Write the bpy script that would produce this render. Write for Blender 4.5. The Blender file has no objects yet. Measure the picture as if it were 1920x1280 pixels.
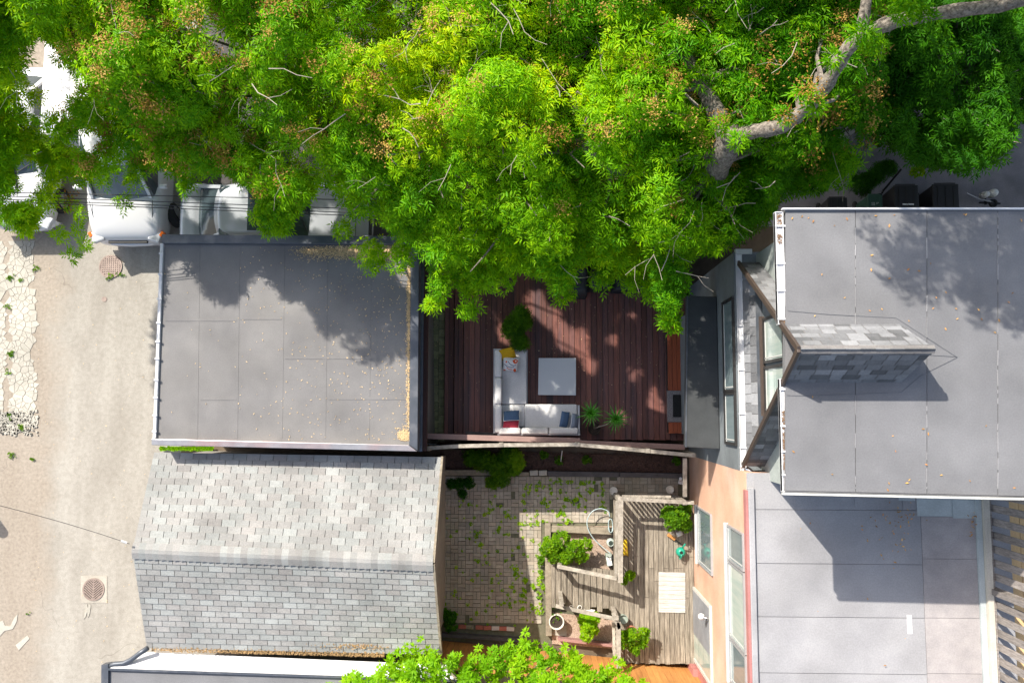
import bpy, math, random
import numpy as np
from mathutils import Vector, Matrix, Euler
random.seed(7)
RS = np.random.RandomState(11)
R = math.radians
S = bpy.context.scene
COL = S.collection
# ------------------------------------------------------------------ camera
H = 20.5
F = 1490.0
cam_d = bpy.data.cameras.new('camera'); cam = bpy.data.objects.new('camera', cam_d); COL.objects.link(cam)
cam_d.sensor_width = 36; cam_d.lens = F / 1920 * 36; cam_d.clip_start = .1; cam_d.clip_end = 2000
NAD = Vector((45, -125, -F)).normalized()
CQ = NAD.rotation_difference(Vector((0, 0, -1)))
cam.location = (0, 0, H); cam.rotation_mode = 'QUATERNION'; cam.rotation_quaternion = CQ
S.camera = cam
# ------------------------------------------------------------------ sky, sun, exposure
SUN_EL, SUN_AZ = R(42), math.atan2(.78, -.62)      # direction towards the sun
w = bpy.data.worlds.new('World'); S.world = w; w.use_nodes = True
nt = w.node_tree; bg = nt.nodes['Background']
sky = nt.nodes.new('ShaderNodeTexSky'); sky.sky_type = 'NISHITA'; sky.sun_disc = False
sky.sun_elevation = SUN_EL; sky.sun_rotation = math.pi / 2 - SUN_AZ
sky.air_density = 1.0; sky.dust_density = 2.5; sky.ozone_density = .4
hsv = nt.nodes.new('ShaderNodeHueSaturation'); hsv.inputs['Saturation'].default_value = .85
nt.links.new(sky.outputs[0], hsv.inputs['Color']); nt.links.new(hsv.outputs[0], bg.inputs[0]); bg.inputs[1].default_value = .12
sd = bpy.data.lights.new('sun', 'SUN'); sd.energy = 3.7; sd.angle = R(.55); sd.color = (1, .94, .84)
sun = bpy.data.objects.new('sun', sd); COL.objects.link(sun)
SUNV = Vector((math.cos(SUN_AZ) * math.cos(SUN_EL), math.sin(SUN_AZ) * math.cos(SUN_EL), math.sin(SUN_EL)))
sun.rotation_mode = 'QUATERNION'; sun.rotation_quaternion = SUNV.to_track_quat('Z', 'Y'); sun.location = SUNV * 40
S.view_settings.view_transform = 'Standard'; S.view_settings.look = 'None'; S.view_settings.gamma = 1
S.view_settings.exposure = 1.15
try: S.view_settings.use_curve_mapping = False
except Exception: pass
S.render.engine = 'CYCLES'; S.cycles.max_bounces = 6; S.cycles.diffuse_bounces = 4; S.cycles.transparent_max_bounces = 8

# ------------------------------------------------------------------ survey helpers: a sight line met with a plane of known height
def ray(px, py): return CQ @ Vector((px - 960, 640 - py, -F))
def P(px, py, z=0.0):
    d = ray(px, py); t = (z - H) / d.z; return Vector((d.x * t, d.y * t, z))
def PX(px, py, X):
    d = ray(px, py); t = X / d.x; return Vector((X, d.y * t, H + d.z * t))
def PY(px, py, Y):
    d = ray(px, py); t = Y / d.y; return Vector((d.x * t, Y, H + d.z * t))
CR = CQ.to_matrix(); CRi = CR.transposed(); CRn = np.array(CRi)
def pix(p):
    c = CRi @ (Vector(p) - Vector((0, 0, H))); return 960 + c.x / -c.z * F, 640 - c.y / -c.z * F

# ------------------------------------------------------------------ materials
MATS = {}
def mat(name, c1, c2=None, scale=4, rough=.8, bump=0, bscale=None, stretch=(1, 1, 1), vary=0, metal=0, spec=.4,
        detail=5, contrast=.25, c3=None, s3=.7, a3=.5, trans=0, coat=0, hue=None):
    m = bpy.data.materials.new(name); m.use_nodes = True; n = m.node_tree.nodes; l = m.node_tree.links
    b = n['Principled BSDF']; b.inputs['Roughness'].default_value = rough; b.inputs['Metallic'].default_value = metal
    b.inputs['Specular IOR Level'].default_value = spec
    if coat: b.inputs['Coat Weight'].default_value = coat; b.inputs['Coat Roughness'].default_value = .05
    geo = n.new('ShaderNodeNewGeometry'); mp = n.new('ShaderNodeMapping'); l.new(geo.outputs['Position'], mp.inputs[0])
    mp.inputs['Scale'].default_value = stretch
    c2 = c2 or tuple(min(1, x * .8) for x in c1)
    nz = n.new('ShaderNodeTexNoise'); nz.inputs['Scale'].default_value = scale; nz.inputs['Detail'].default_value = detail
    nz.inputs['Roughness'].default_value = .62
    l.new(mp.outputs[0], nz.inputs['Vector'])
    rp = n.new('ShaderNodeValToRGB'); rp.color_ramp.elements[0].position = .5 - contrast; rp.color_ramp.elements[1].position = .5 + contrast
    rp.color_ramp.elements[0].color = (*c2, 1); rp.color_ramp.elements[1].color = (*c1, 1)
    l.new(nz.outputs[0], rp.inputs[0]); out = rp.outputs[0]
    if c3:
        n3 = n.new('ShaderNodeTexNoise'); n3.inputs['Scale'].default_value = s3; n3.inputs['Detail'].default_value = 6
        l.new(mp.outputs[0], n3.inputs['Vector'])
        r3 = n.new('ShaderNodeMapRange'); r3.inputs[1].default_value = .5; r3.inputs[2].default_value = .68; r3.inputs[4].default_value = a3
        l.new(n3.outputs[0], r3.inputs[0])
        mx = n.new('ShaderNodeMixRGB'); l.new(r3.outputs[0], mx.inputs[0]); l.new(out, mx.inputs[1]); mx.inputs[2].default_value = (*c3, 1)
        out = mx.outputs[0]
    if rough >= .6:
        for gs, ga, gst in ((40, .085, 3), (1.0, .17, 7)):
            g1 = n.new('ShaderNodeTexNoise'); g1.inputs['Scale'].default_value = gs; g1.inputs['Detail'].default_value = gst; l.new(geo.outputs['Position'], g1.inputs['Vector'])
            g2 = n.new('ShaderNodeMapRange'); g2.inputs[1].default_value = .3; g2.inputs[2].default_value = .7; g2.inputs[3].default_value = 1 - ga; g2.inputs[4].default_value = 1 + ga; l.new(g1.outputs[0], g2.inputs[0])
            g3 = n.new('ShaderNodeVectorMath'); g3.operation = 'SCALE'; l.new(out, g3.inputs[0]); l.new(g2.outputs[0], g3.inputs['Scale']); out = g3.outputs[0]
    if vary:
        oi = n.new('ShaderNodeObjectInfo'); ad = n.new('ShaderNodeMath'); ad.operation = 'ADD'
        l.new(oi.outputs['Random'], ad.inputs[0]); l.new(geo.outputs['Random Per Island'], ad.inputs[1])
        fr = n.new('ShaderNodeMath'); fr.operation = 'FRACT'; l.new(ad.outputs[0], fr.inputs[0])
        mr = n.new('ShaderNodeMapRange'); mr.inputs[3].default_value = 1 - vary; mr.inputs[4].default_value = 1 + vary
        l.new(fr.outputs[0], mr.inputs[0])
        vm = n.new('ShaderNodeVectorMath'); vm.operation = 'SCALE'; l.new(out, vm.inputs[0]); l.new(mr.outputs[0], vm.inputs['Scale'])
        out = vm.outputs[0]
        if hue:
            m7 = n.new('ShaderNodeMath'); m7.operation = 'MULTIPLY'; m7.inputs[1].default_value = 7.31; l.new(fr.outputs[0], m7.inputs[0])
            f7 = n.new('ShaderNodeMath'); f7.operation = 'FRACT'; l.new(m7.outputs[0], f7.inputs[0])
            mx = n.new('ShaderNodeMixRGB'); mx.blend_type = 'MULTIPLY'; l.new(f7.outputs[0], mx.inputs[0]); l.new(out, mx.inputs[1]); mx.inputs[2].default_value = (*hue, 1)
            out = mx.outputs[0]
    l.new(out, b.inputs['Base Color'])
    if bump:
        nb = n.new('ShaderNodeTexNoise'); nb.inputs['Scale'].default_value = bscale or scale * 6; nb.inputs['Detail'].default_value = 4
        l.new(mp.outputs[0], nb.inputs['Vector'])
        bp = n.new('ShaderNodeBump'); bp.inputs['Strength'].default_value = bump; bp.inputs['Distance'].default_value = .01
        l.new(nb.outputs[0], bp.inputs['Height']); l.new(bp.outputs[0], b.inputs['Normal'])
    if trans: b.inputs['Transmission Weight'].default_value = trans
    MATS[name] = m; return m

def leafmat(name, stops, trans=.45, rough=.45):
    m = bpy.data.materials.new(name); m.use_nodes = True; n = m.node_tree.nodes; l = m.node_tree.links
    for x in list(n):
        if x.type != 'OUTPUT_MATERIAL': n.remove(x)
    at = n.new('ShaderNodeAttribute'); at.attribute_name = 'tint'
    rp = n.new('ShaderNodeValToRGB')
    e = rp.color_ramp.elements
    while len(e) < len(stops): e.new(.5)
    for i, (p, c) in enumerate(stops): e[i].position = p; e[i].color = (*c, 1)
    l.new(at.outputs['Fac'], rp.inputs[0])
    d = n.new('ShaderNodeBsdfPrincipled'); d.inputs['Roughness'].default_value = rough; d.inputs['Specular IOR Level'].default_value = .12
    l.new(rp.outputs[0], d.inputs['Base Color'])
    t = n.new('ShaderNodeBsdfTranslucent')
    hs = n.new('ShaderNodeHueSaturation'); hs.inputs['Value'].default_value = 1.7; hs.inputs['Saturation'].default_value = 1.1; hs.inputs['Hue'].default_value = .478
    l.new(rp.outputs[0], hs.inputs['Color']); l.new(hs.outputs[0], t.inputs[0])
    mx = n.new('ShaderNodeMixShader'); mx.inputs[0].default_value = trans
    l.new(d.outputs[0], mx.inputs[1]); l.new(t.outputs[0], mx.inputs[2])
    l.new(mx.outputs[0], n['Material Output'].inputs[0])
    MATS[name] = m; return m

# ------------------------------------------------------------------ object helpers
LOC = {}
def link(o, parent=None):
    COL.objects.link(o)
    if parent is not None: o.parent = parent
    return o
def thing(name, label, cat, loc=(0, 0, 0), group=None):
    o = bpy.data.objects.new(name, None); o.location = loc; o.empty_display_size = .2; COL.objects.link(o)
    LOC[o.name] = Vector(loc); o['label'] = label; o['category'] = cat
    if group: o['group'] = group
    return o
def tag(o, label=None, cat=None, group=None, kind=None):
    if label: o['label'] = label
    if cat: o['category'] = cat
    if group: o['group'] = group
    if kind: o['kind'] = kind
    return o
def base(parent):
    if parent is None: return Vector((0, 0, 0))
    return LOC.get(parent.name, Vector((0, 0, 0)))
def obj(name, geom, m, parent=None, smooth=False, bevel=0, sub=0, label=None, kind=None):
    v, f = geom; b = base(parent)
    me = bpy.data.meshes.new(name); me.from_pydata([tuple(Vector(p) - b) for p in v], [], f); me.validate(); me.update()
    if isinstance(m, str): m = MATS[m]
    me.materials.append(m)
    if smooth:
        me.polygons.foreach_set('use_smooth', [True] * len(me.polygons))
    o = bpy.data.objects.new(name, me); link(o, parent); LOC[o.name] = b
    if bevel:
        md = o.modifiers.new('bevel', 'BEVEL'); md.width = bevel; md.segments = 2; md.limit_method = 'ANGLE'
    if sub:
        md = o.modifiers.new('sub', 'SUBSURF'); md.levels = sub; md.render_levels = sub
    if label: o['label'] = label
    if kind: o['kind'] = kind
    return o
def piece(name, me, parent, loc, rot=None, scale=(1, 1, 1)):
    o = bpy.data.objects.new(name, me); link(o, parent)
    o.matrix_local = Matrix.LocRotScale(Vector(loc) - base(parent), rot if rot is not None else Matrix.Identity(3).to_quaternion(), Vector(scale))
    return o
def solo(name, geom, m, label, cat, group=None, **k):       # a top-level one-mesh thing, origin at its centre base
    v = geom[0]; c = sum((Vector(p) for p in v), Vector()) / len(v); c.z = min(p[2] for p in v)
    me = bpy.data.meshes.new(name); me.from_pydata([tuple(Vector(p) - c) for p in v], [], geom[1]); me.update()
    me.materials.append(MATS[m] if isinstance(m, str) else m)
    if k.get('smooth'): me.polygons.foreach_set('use_smooth', [True] * len(me.polygons))
    o = bpy.data.objects.new(name, me); COL.objects.link(o); o.location = c; LOC[o.name] = c
    if k.get('bevel'):
        md = o.modifiers.new('bevel', 'BEVEL'); md.width = k['bevel']; md.segments = 2; md.limit_method = 'ANGLE'
    if k.get('sub'):
        md = o.modifiers.new('sub', 'SUBSURF'); md.levels = k['sub']; md.render_levels = k['sub']
    return tag(o, label, cat, group, k.get('kind'))

def box(c, s, rz=0, rot=None):
    c = Vector(c); q = rot if rot is not None else Euler((0, 0, rz)).to_quaternion()
    v = [c + q @ Vector((x * s[0] / 2, y * s[1] / 2, z * s[2] / 2)) for x in (-1, 1) for y in (-1, 1) for z in (-1, 1)]
    return v, [(0, 1, 3, 2), (4, 6, 7, 5), (0, 4, 5, 1), (2, 3, 7, 6), (0, 2, 6, 4), (1, 5, 7, 3)]
def bb(x0, x1, y0, y1, z0, z1): return box(((x0 + x1) / 2, (y0 + y1) / 2, (z0 + z1) / 2), (abs(x1 - x0), abs(y1 - y0), abs(z1 - z0)))
def join(*gs):
    V = []; Fc = []
    for v, f in gs:
        k = len(V); V += list(v); Fc += [tuple(i + k for i in q) for q in f]
    return V, Fc
def area2(p): return sum(p[i][0] * p[(i + 1) % len(p)][1] - p[(i + 1) % len(p)][0] * p[i][1] for i in range(len(p)))
def prism(poly, z0, z1=None):
    """poly: xy points (or xyz tops); z0 bottom"""
    if area2(poly) < 0: poly = poly[::-1]
    n = len(poly)
    top = [Vector((p[0], p[1], z1 if z1 is not None else p[2])) for p in poly]; bot = [Vector((p[0], p[1], z0)) for p in poly]
    return top + bot, [tuple(range(n)), tuple(range(2 * n - 1, n - 1, -1))] + [(i, n + i, n + (i + 1) % n, (i + 1) % n) for i in range(n)]
def beam(a, b, wd, h, up=(0, 0, 1)):
    a = Vector(a); b = Vector(b); d = (b - a); L = d.length; d.normalize(); s = d.cross(Vector(up))
    if s.length < 1e-4: s = d.cross(Vector((1, 0, 0)))
    s.normalize(); u = s.cross(d)
    v = [q + s * (x * wd / 2) + u * (z * h / 2) for q in (a, b) for x, z in ((-1, -1), (1, -1), (1, 1), (-1, 1))]
    return v, [(0, 1, 2, 3), (7, 6, 5, 4), (0, 4, 5, 1), (1, 5, 6, 2), (2, 6, 7, 3), (3, 7, 4, 0)]
def tube(pts, rad, n=8, cap=True):
    pts = [Vector(p) for p in pts]
    if not hasattr(rad, '__len__'): rad = [rad] * len(pts)
    V = []; Fc = []; s = None
    for i, p in enumerate(pts):
        d = (pts[min(i + 1, len(pts) - 1)] - pts[max(i - 1, 0)]).normalized()
        if s is None:
            s = d.cross(Vector((0, 0, 1)))
            if s.length < .1: s = d.cross(Vector((1, 0, 0)))
        s = (s - d * s.dot(d)).normalized(); u = d.cross(s)
        for k in range(n):
            a = 2 * math.pi * k / n; V.append(p + s * (math.cos(a) * rad[i]) + u * (math.sin(a) * rad[i]))
    for i in range(len(pts) - 1):
        for k in range(n): Fc.append((i * n + k, i * n + (k + 1) % n, (i + 1) * n + (k + 1) % n, (i + 1) * n + k))
    if cap: Fc += [tuple(range(n - 1, -1, -1)), tuple(range((len(pts) - 1) * n, len(pts) * n))]
    return V, Fc
def lathe(c, prof, n=20, rot=None):
    c = Vector(c); V = []; Fc = []
    for r, z in prof:
        for k in range(n):
            a = 2 * math.pi * k / n; q = Vector((r * math.cos(a), r * math.sin(a), z)); V.append(c + (rot @ q if rot else q))
    for i in range(len(prof) - 1):
        for k in range(n): Fc.append((i * n + k, i * n + (k + 1) % n, (i + 1) * n + (k + 1) % n, (i + 1) * n + k))
    Fc += [tuple(range(n - 1, -1, -1)), tuple(range((len(prof) - 1) * n, len(prof) * n))]
    return V, Fc
def loft(secs):
    n = len(secs[0]); V = [Vector(p) for s in secs for p in s]; Fc = []
    for i in range(len(secs) - 1):
        for k in range(n): Fc.append((i * n + k, (i + 1) * n + k, (i + 1) * n + (k + 1) % n, i * n + (k + 1) % n))
    Fc += [tuple(range(n)), tuple(range(len(secs) * n - 1, (len(secs) - 1) * n - 1, -1))]
    return V, Fc
def slab(pts, th):
    """thick sheet from a planar polygon, thickness downward along its normal"""
    pts = [Vector(p) for p in pts]; nn = Vector()
    for i in range(len(pts)): nn += (pts[i] - pts[0]).cross(pts[(i + 1) % len(pts)] - pts[0])
    nn.normalize()
    if nn.z < 0 or (abs(nn.z) < 1e-6 and nn.x > 0): pts = pts[::-1]; nn = -nn
    n = len(pts); return pts + [p - nn * th for p in pts], [tuple(range(n)), tuple(range(2 * n - 1, n - 1, -1))] + [(i, n + i, n + (i + 1) % n, (i + 1) % n) for i in range(n)]
def meshof(name, geom, m):
    me = bpy.data.meshes.new(name); me.from_pydata([tuple(p) for p in geom[0]], [], geom[1]); me.update(); me.materials.append(MATS[m]); return me
def cushion(c, sx, sy, th, rot=None, n=9, corner=.06):
    """pillow: thin edges, swollen middle, pulled-in sides"""
    c = Vector(c); V = []; Fc = []
    for side in (1, -1):
        for i in range(n):
            for j in range(n):
                u = -1 + 2 * i / (n - 1); v = -1 + 2 * j / (n - 1)
                pull = 1 - corner * (1 - v * v) ; pull2 = 1 - corner * (1 - u * u)
                z = side * th / 2 * ((1 - u ** 4) * (1 - v ** 4)) ** .55
                q = Vector((u * sx / 2 * pull, v * sy / 2 * pull2, z)); V.append(c + (rot @ q if rot else q))
    m = n * n
    for i in range(n - 1):
        for j in range(n - 1):
            a = i * n + j; Fc.append((a, a + n, a + n + 1, a + 1)); Fc.append((m + a, m + a + 1, m + a + n + 1, m + a + n))
    for i in range(n - 1):
        for a, b_ in ((i, i + 1), ((i + 1) * n + n - 1, i * n + n - 1)):
            pass
    return V, Fc

def npmesh(name, V, Fq, m, parent=None, tint=None, loc=None):
    b = base(parent) if loc is None else Vector(loc)
    me = bpy.data.meshes.new(name); V = np.asarray(V, dtype=np.float32) - np.array(b, dtype=np.float32); Fq = np.asarray(Fq, dtype=np.int32)
    k = Fq.shape[1]; me.vertices.add(len(V)); me.vertices.foreach_set('co', V.ravel())
    me.loops.add(Fq.size); me.loops.foreach_set('vertex_index', Fq.ravel())
    me.polygons.add(len(Fq)); me.polygons.foreach_set('loop_start', np.arange(0, Fq.size, k, dtype=np.int32))
    try: me.polygons.foreach_set('loop_total', np.full(len(Fq), k, dtype=np.int32))
    except Exception: pass
    me.update(calc_edges=True)
    if tint is not None:
        a = me.attributes.new('tint', 'FLOAT', 'FACE'); a.data.foreach_set('value', np.asarray(tint, dtype=np.float32))
    me.materials.append(MATS[m] if isinstance(m, str) else m)
    o = bpy.data.objects.new(name, me); link(o, parent)
    if parent is None: o.location = b
    LOC[o.name] = b
    return o
# ------------------------------------------------------------------ palette
mat('soil', (.16, .12, .08), (.08, .06, .04), scale=3, bump=.5, bscale=30)
mat('driveway_grey', (.30, .28, .30), (.22, .21, .23), scale=2, bump=.3, bscale=60, c3=(.16, .15, .15), a3=.5)
mat('asphalt_dark', (.085, .078, .078), (.055, .05, .05), scale=3, rough=.9, bump=.3, bscale=80)
mat('membrane_dark', (.185, .177, .17), (.135, .131, .133), scale=.7, rough=.62, bump=.15, bscale=120, c3=(.225, .212, .195), s3=.55, a3=.7, stretch=(1, 1, 1))
mat('membrane_roof', (.170, .170, .175), (.145, .145, .152), scale=1.2, rough=.75, bump=.3, bscale=220, vary=.05)
mat('membrane_pale', (.30, .295, .30), (.265, .262, .272), scale=1.5, rough=.8, bump=.25, bscale=150, vary=.05)
mat('membrane_pink', (.37, .34, .33), (.29, .27, .27), scale=6, rough=.85, bump=.4, bscale=150, vary=.06, detail=8)
mat('membrane_patch', (.46, .50, .50), (.38, .42, .42), scale=2, rough=.7, vary=.05)
mat('slab_black', (.050, .054, .056), (.035, .038, .04), scale=3, rough=.7, bump=.2, bscale=120)
mat('flash_dark', (.10, .11, .13), (.07, .08, .095), scale=5, rough=.4, metal=.35, c3=(.2, .2, .21), s3=3, a3=.5)
mat('flash_light', (.34, .34, .36), (.22, .22, .24), scale=4, rough=.35, metal=.45, c3=(.42, .16, .12), s3=.6, a3=.45)
mat('white_metal', (.66, .66, .67), (.54, .54, .55), scale=3, rough=.4)
mat('gutter_inside', (.78, .77, .74), (.55, .53, .48), scale=6, rough=.5, contrast=.15)
mat('rust_debris', (.30, .17, .08), (.12, .07, .04), scale=40, rough=.9)
mat('shingle_grey', (.305, .318, .306), (.255, .262, .252), scale=14, rough=.9, bump=.5, bscale=200, vary=.13, hue=(.93, .86, .85), stretch=(.5, 3, 1))
mat('shingle_charcoal', (.185, .187, .195), (.14, .143, .152), scale=14, rough=.9, bump=.4, bscale=200, vary=.48)
mat('shingle_underlay', (.20, .19, .18), (.15, .14, .14), scale=10, rough=.95)
mat('stucco_grey', (.17, .19, .20), (.14, .155, .165), scale=4, rough=.85, bump=.3, bscale=90)
mat('stucco_pale', (.33, .36, .34), (.30, .33, .31), scale=4, rough=.85, bump=.2, bscale=90)
mat('stucco_salmon', (.63, .385, .265), (.55, .33, .225), scale=1.3, rough=.85, bump=.3, bscale=120, c3=(.66, .46, .36), s3=.8, a3=.6)
mat('brick_wall', (.33, .27, .23), (.25, .2, .18), scale=12, rough=.9, bump=.4)
mat('block_wall', (.30, .28, .25), (.24, .22, .2), scale=6, rough=.9, bump=.4)
mat('mauve_board', (.33, .18, .16), (.26, .14, .13), scale=6, rough=.8)
mat('red_trim', (.40, .17, .155), (.34, .14, .13), scale=4, rough=.6)
mat('brown_trim', (.075, .055, .045), (.055, .04, .032), scale=8, rough=.5)
mat('frame_dark', (.035, .033, .032), rough=.4)
mat('frame_light', (.55, .55, .52), (.42, .42, .40), scale=8, rough=.5)
mat('wood_dark', (.25, .092, .064), (.125, .048, .038), scale=5, rough=.5, stretch=(6, .5, 1), vary=.3, bump=.3, bscale=20, hue=(.72, .85, 1.0), c3=(.075, .045, .046), s3=.9, a3=.75)
mat('wood_red', (.36, .085, .03), (.23, .055, .022), scale=5, rough=.5, stretch=(6, .5, 1), vary=.15)
mat('wood_grey', (.32, .28, .225), (.12, .10, .075), scale=5, rough=.85, stretch=(7, .6, 1), vary=.15, bump=.4, bscale=18, detail=7, contrast=.18)
mat('wood_rail', (.42, .38, .32), (.19, .165, .135), scale=8, rough=.85, vary=.08, bump=.3, detail=8, contrast=.2)
mat('wood_timber', (.34, .29, .22), (.15, .125, .09), scale=9, rough=.9, bump=.4, detail=8)
mat('wood_timber_dark', (.11, .10, .10), (.06, .055, .055), scale=7, rough=.9, bump=.4, detail=8)
mat('wood_cap', (.30, .19, .165), (.22, .14, .125), scale=8, rough=.7, stretch=(.5, 6, 1), vary=.1)
mat('wood_orange', (.60, .28, .085), (.38, .16, .045), scale=4, rough=.6, stretch=(7, 7, .5), vary=.14)
mat('wood_tan', (.80, .54, .27), (.68, .45, .22), scale=5, rough=.8, stretch=(6, .6, 1), vary=.08)
mat('wood_picket', (.36, .32, .29), (.15, .13, .12), scale=6, rough=.85, stretch=(1, 7, 1), vary=.15, detail=8, contrast=.2)
mat('wood_cream', (.60, .55, .46), (.48, .44, .37), scale=5, rough=.8, stretch=(6, .6, 1))
mat('fabric_grey', (.66, .65, .64), (.61, .60, .59), scale=120, rough=.95, spec=.1, bump=.2, bscale=350, c3=(.70, .69, .68), s3=2, a3=.3)
mat('fabric_yellow', (.62, .38, .02), (.54, .32, .015), scale=60, rough=.95, spec=.1)
mat('fabric_blue', (.085, .14, .235), (.065, .11, .19), scale=60, rough=.95, spec=.1)
mat('fabric_slate', (.20, .235, .29), (.165, .2, .25), scale=60, rough=.95, spec=.1)
mat('fabric_red', (.52, .06, .09), (.44, .05, .075), scale=60, rough=.95, spec=.1)
mat('fabric_white', (.75, .74, .72), (.70, .69, .67), scale=40, rough=.95, spec=.1)
mat('print_orange', (.72, .11, .03), (.6, .09, .03), scale=40, rough=.95)
mat('print_navy', (.07, .10, .2), rough=.95)
mat('frame_alu', (.42, .42, .43), (.34, .34, .35), scale=4, rough=.4, metal=.3)
mat('table_grey', (.52, .54, .56), (.49, .51, .53), scale=3, rough=.5)
mat('granite', (.28, .26, .26), (.08, .075, .08), scale=60, rough=.4, contrast=.1)
mat('black_metal', (.018, .018, .018), rough=.35)
mat('black_cover', (.03, .033, .037), (.02, .022, .025), scale=3, rough=.55, bump=.6, bscale=9)
mat('plastic_black', (.025, .025, .028), rough=.45)
mat('plastic_green', (.03, .08, .055), rough=.5)
mat('plastic_teal', (.02, .32, .21), rough=.35)
mat('plastic_yellow', (.72, .50, .02), rough=.4)
mat('plastic_white', (.78, .78, .76), rough=.4)
mat('label_white', (.8, .8, .8), rough=.6)
mat('pot_white', (.70, .68, .62), (.58, .55, .48), scale=6, rough=.7)
mat('pot_grey', (.30, .34, .30), (.22, .26, .22), scale=6, rough=.6)
mat('pot_clay', (.40, .17, .10), (.32, .13, .08), scale=6, rough=.8)
mat('pot_soil', (.06, .045, .035), (.03, .022, .018), scale=40, rough=1, contrast=.1)
mat('paver', (.40, .355, .29), (.29, .265, .225), scale=5, rough=.9, bump=.4, bscale=80, vary=.13, hue=(1, .93, .88), c3=(.16, .17, .09), s3=.55, a3=.55)
mat('paver_moss', (.34, .32, .19), (.18, .19, .09), scale=8, rough=.95, bump=.4, vary=.2, detail=7)
mat('joint_soil', (.17, .155, .11), (.10, .10, .06), scale=9, rough=1)
mat('mulch', (.13, .075, .055), (.05, .03, .024), scale=30, rough=1, bump=.8, bscale=60, contrast=.12)
mat('pebble', (.50, .38, .30), (.22, .15, .11), scale=45, rough=.95, bump=.8, bscale=60, contrast=.15)
mat('concrete_white', (.43, .405, .35), (.36, .34, .29), scale=5, rough=.9, bump=.3, bscale=80, vary=.07, detail=7)
mat('concrete_pale', (.42, .385, .33), (.35, .32, .27), scale=5, rough=.9, bump=.3)
mat('brick_red', (.42, .14, .10), (.33, .11, .08), scale=12, rough=.9, vary=.2)
mat('brick_pale', (.62, .55, .50), (.5, .42, .38), scale=12, rough=.9)
mat('iron', (.36, .28, .24), (.22, .17, .145), scale=14, rough=.7, metal=.2, bump=.3)
mat('iron_dark', (.02, .018, .016), rough=.9)
mat('car_white', (.62, .62, .63), (.60, .60, .61), scale=1, rough=.25, coat=.7)
mat('car_silver', (.40, .42, .45), (.38, .40, .43), scale=1, rough=.25, coat=.7, metal=.15)
mat('car_glass', (.05, .07, .078), (.035, .05, .056), rough=.05, spec=1.0)
mat('car_trim', (.03, .03, .03), rough=.5)
mat('chrome', (.6, .6, .6), rough=.15, metal=1)
mat('lamp_clear', (.55, .57, .6), rough=.1, spec=.8)
mat('lamp_orange', (.75, .16, .02), rough=.2)
mat('lamp_red', (.55, .02, .02), rough=.2)
mat('tyre', (.02, .02, .02), rough=.85)
mat('rim', (.5, .5, .5), rough=.3, metal=.8)
mat('glass_pale', (.33, .42, .38), (.46, .50, .45), scale=1.3, rough=.06, spec=.9, stretch=(1, 4, .3), contrast=.12)  # pale streaks in the base colour stand in for sky reflection and curtains
mat('glass_dim', (.14, .19, .20), (.20, .25, .26), scale=1.3, rough=.06, spec=.9, stretch=(1, 4, .3), contrast=.15)
mat('screen_grey', (.26, .27, .29), rough=.7)
mat('curtain', (.5, .62, .55), rough=.9)
mat('hose_plastic', (.42, .52, .53), rough=.3)
mat('wire_black', (.03, .03, .035), rough=.6)
mat('seed_tan', (.74, .57, .34), (.52, .36, .18), scale=30, rough=.9, vary=.35)
mat('litter_brown', (.42, .28, .13), (.24, .14, .06), scale=30, rough=.9, vary=.4)
mat('leaf_dead', (.50, .22, .06), (.35, .14, .04), scale=30, rough=.9, vary=.5, hue=(1.3, 1.8, 1.6))
mat('bark', (.25, .215, .18), (.085, .07, .058), scale=9, rough=.95, stretch=(2.5, 2.5, 2.5), bump=1, bscale=26, detail=8, contrast=.12)
mat('twig', (.42, .37, .30), (.30, .25, .2), scale=9, rough=.9)
mat('flower_red', (.7, .08, .03), rough=.8)
mat('wood_white', (.62, .60, .57), (.40, .36, .31), scale=4, rough=.9, stretch=(1.0, 26, 1), contrast=.12)
mat('siding_red', (.06, .022, .018), (.04, .016, .014), scale=4, rough=.8, vary=.2)
mat('bin_text', (.55, .6, .58), rough=.7)
mat('roof_red', (.36, .16, .12), (.26, .12, .09), scale=20, rough=.9)
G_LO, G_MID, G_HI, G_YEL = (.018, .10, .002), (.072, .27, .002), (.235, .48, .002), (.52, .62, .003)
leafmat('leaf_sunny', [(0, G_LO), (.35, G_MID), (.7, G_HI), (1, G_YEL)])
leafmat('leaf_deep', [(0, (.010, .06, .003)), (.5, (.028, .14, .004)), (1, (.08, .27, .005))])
leafmat('leaf_bush', [(0, (.03, .11, .006)), (.5, (.10, .24, .006)), (1, (.24, .42, .008))])
leafmat('leaf_bright', [(0, (.08, .25, .005)), (.5, (.19, .40, .006)), (1, (.34, .54, .010))])
leafmat('seed_brown', [(0, (.20, .11, .02)), (.5, (.36, .20, .045)), (1, (.52, .35, .09))], trans=.25)

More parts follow.
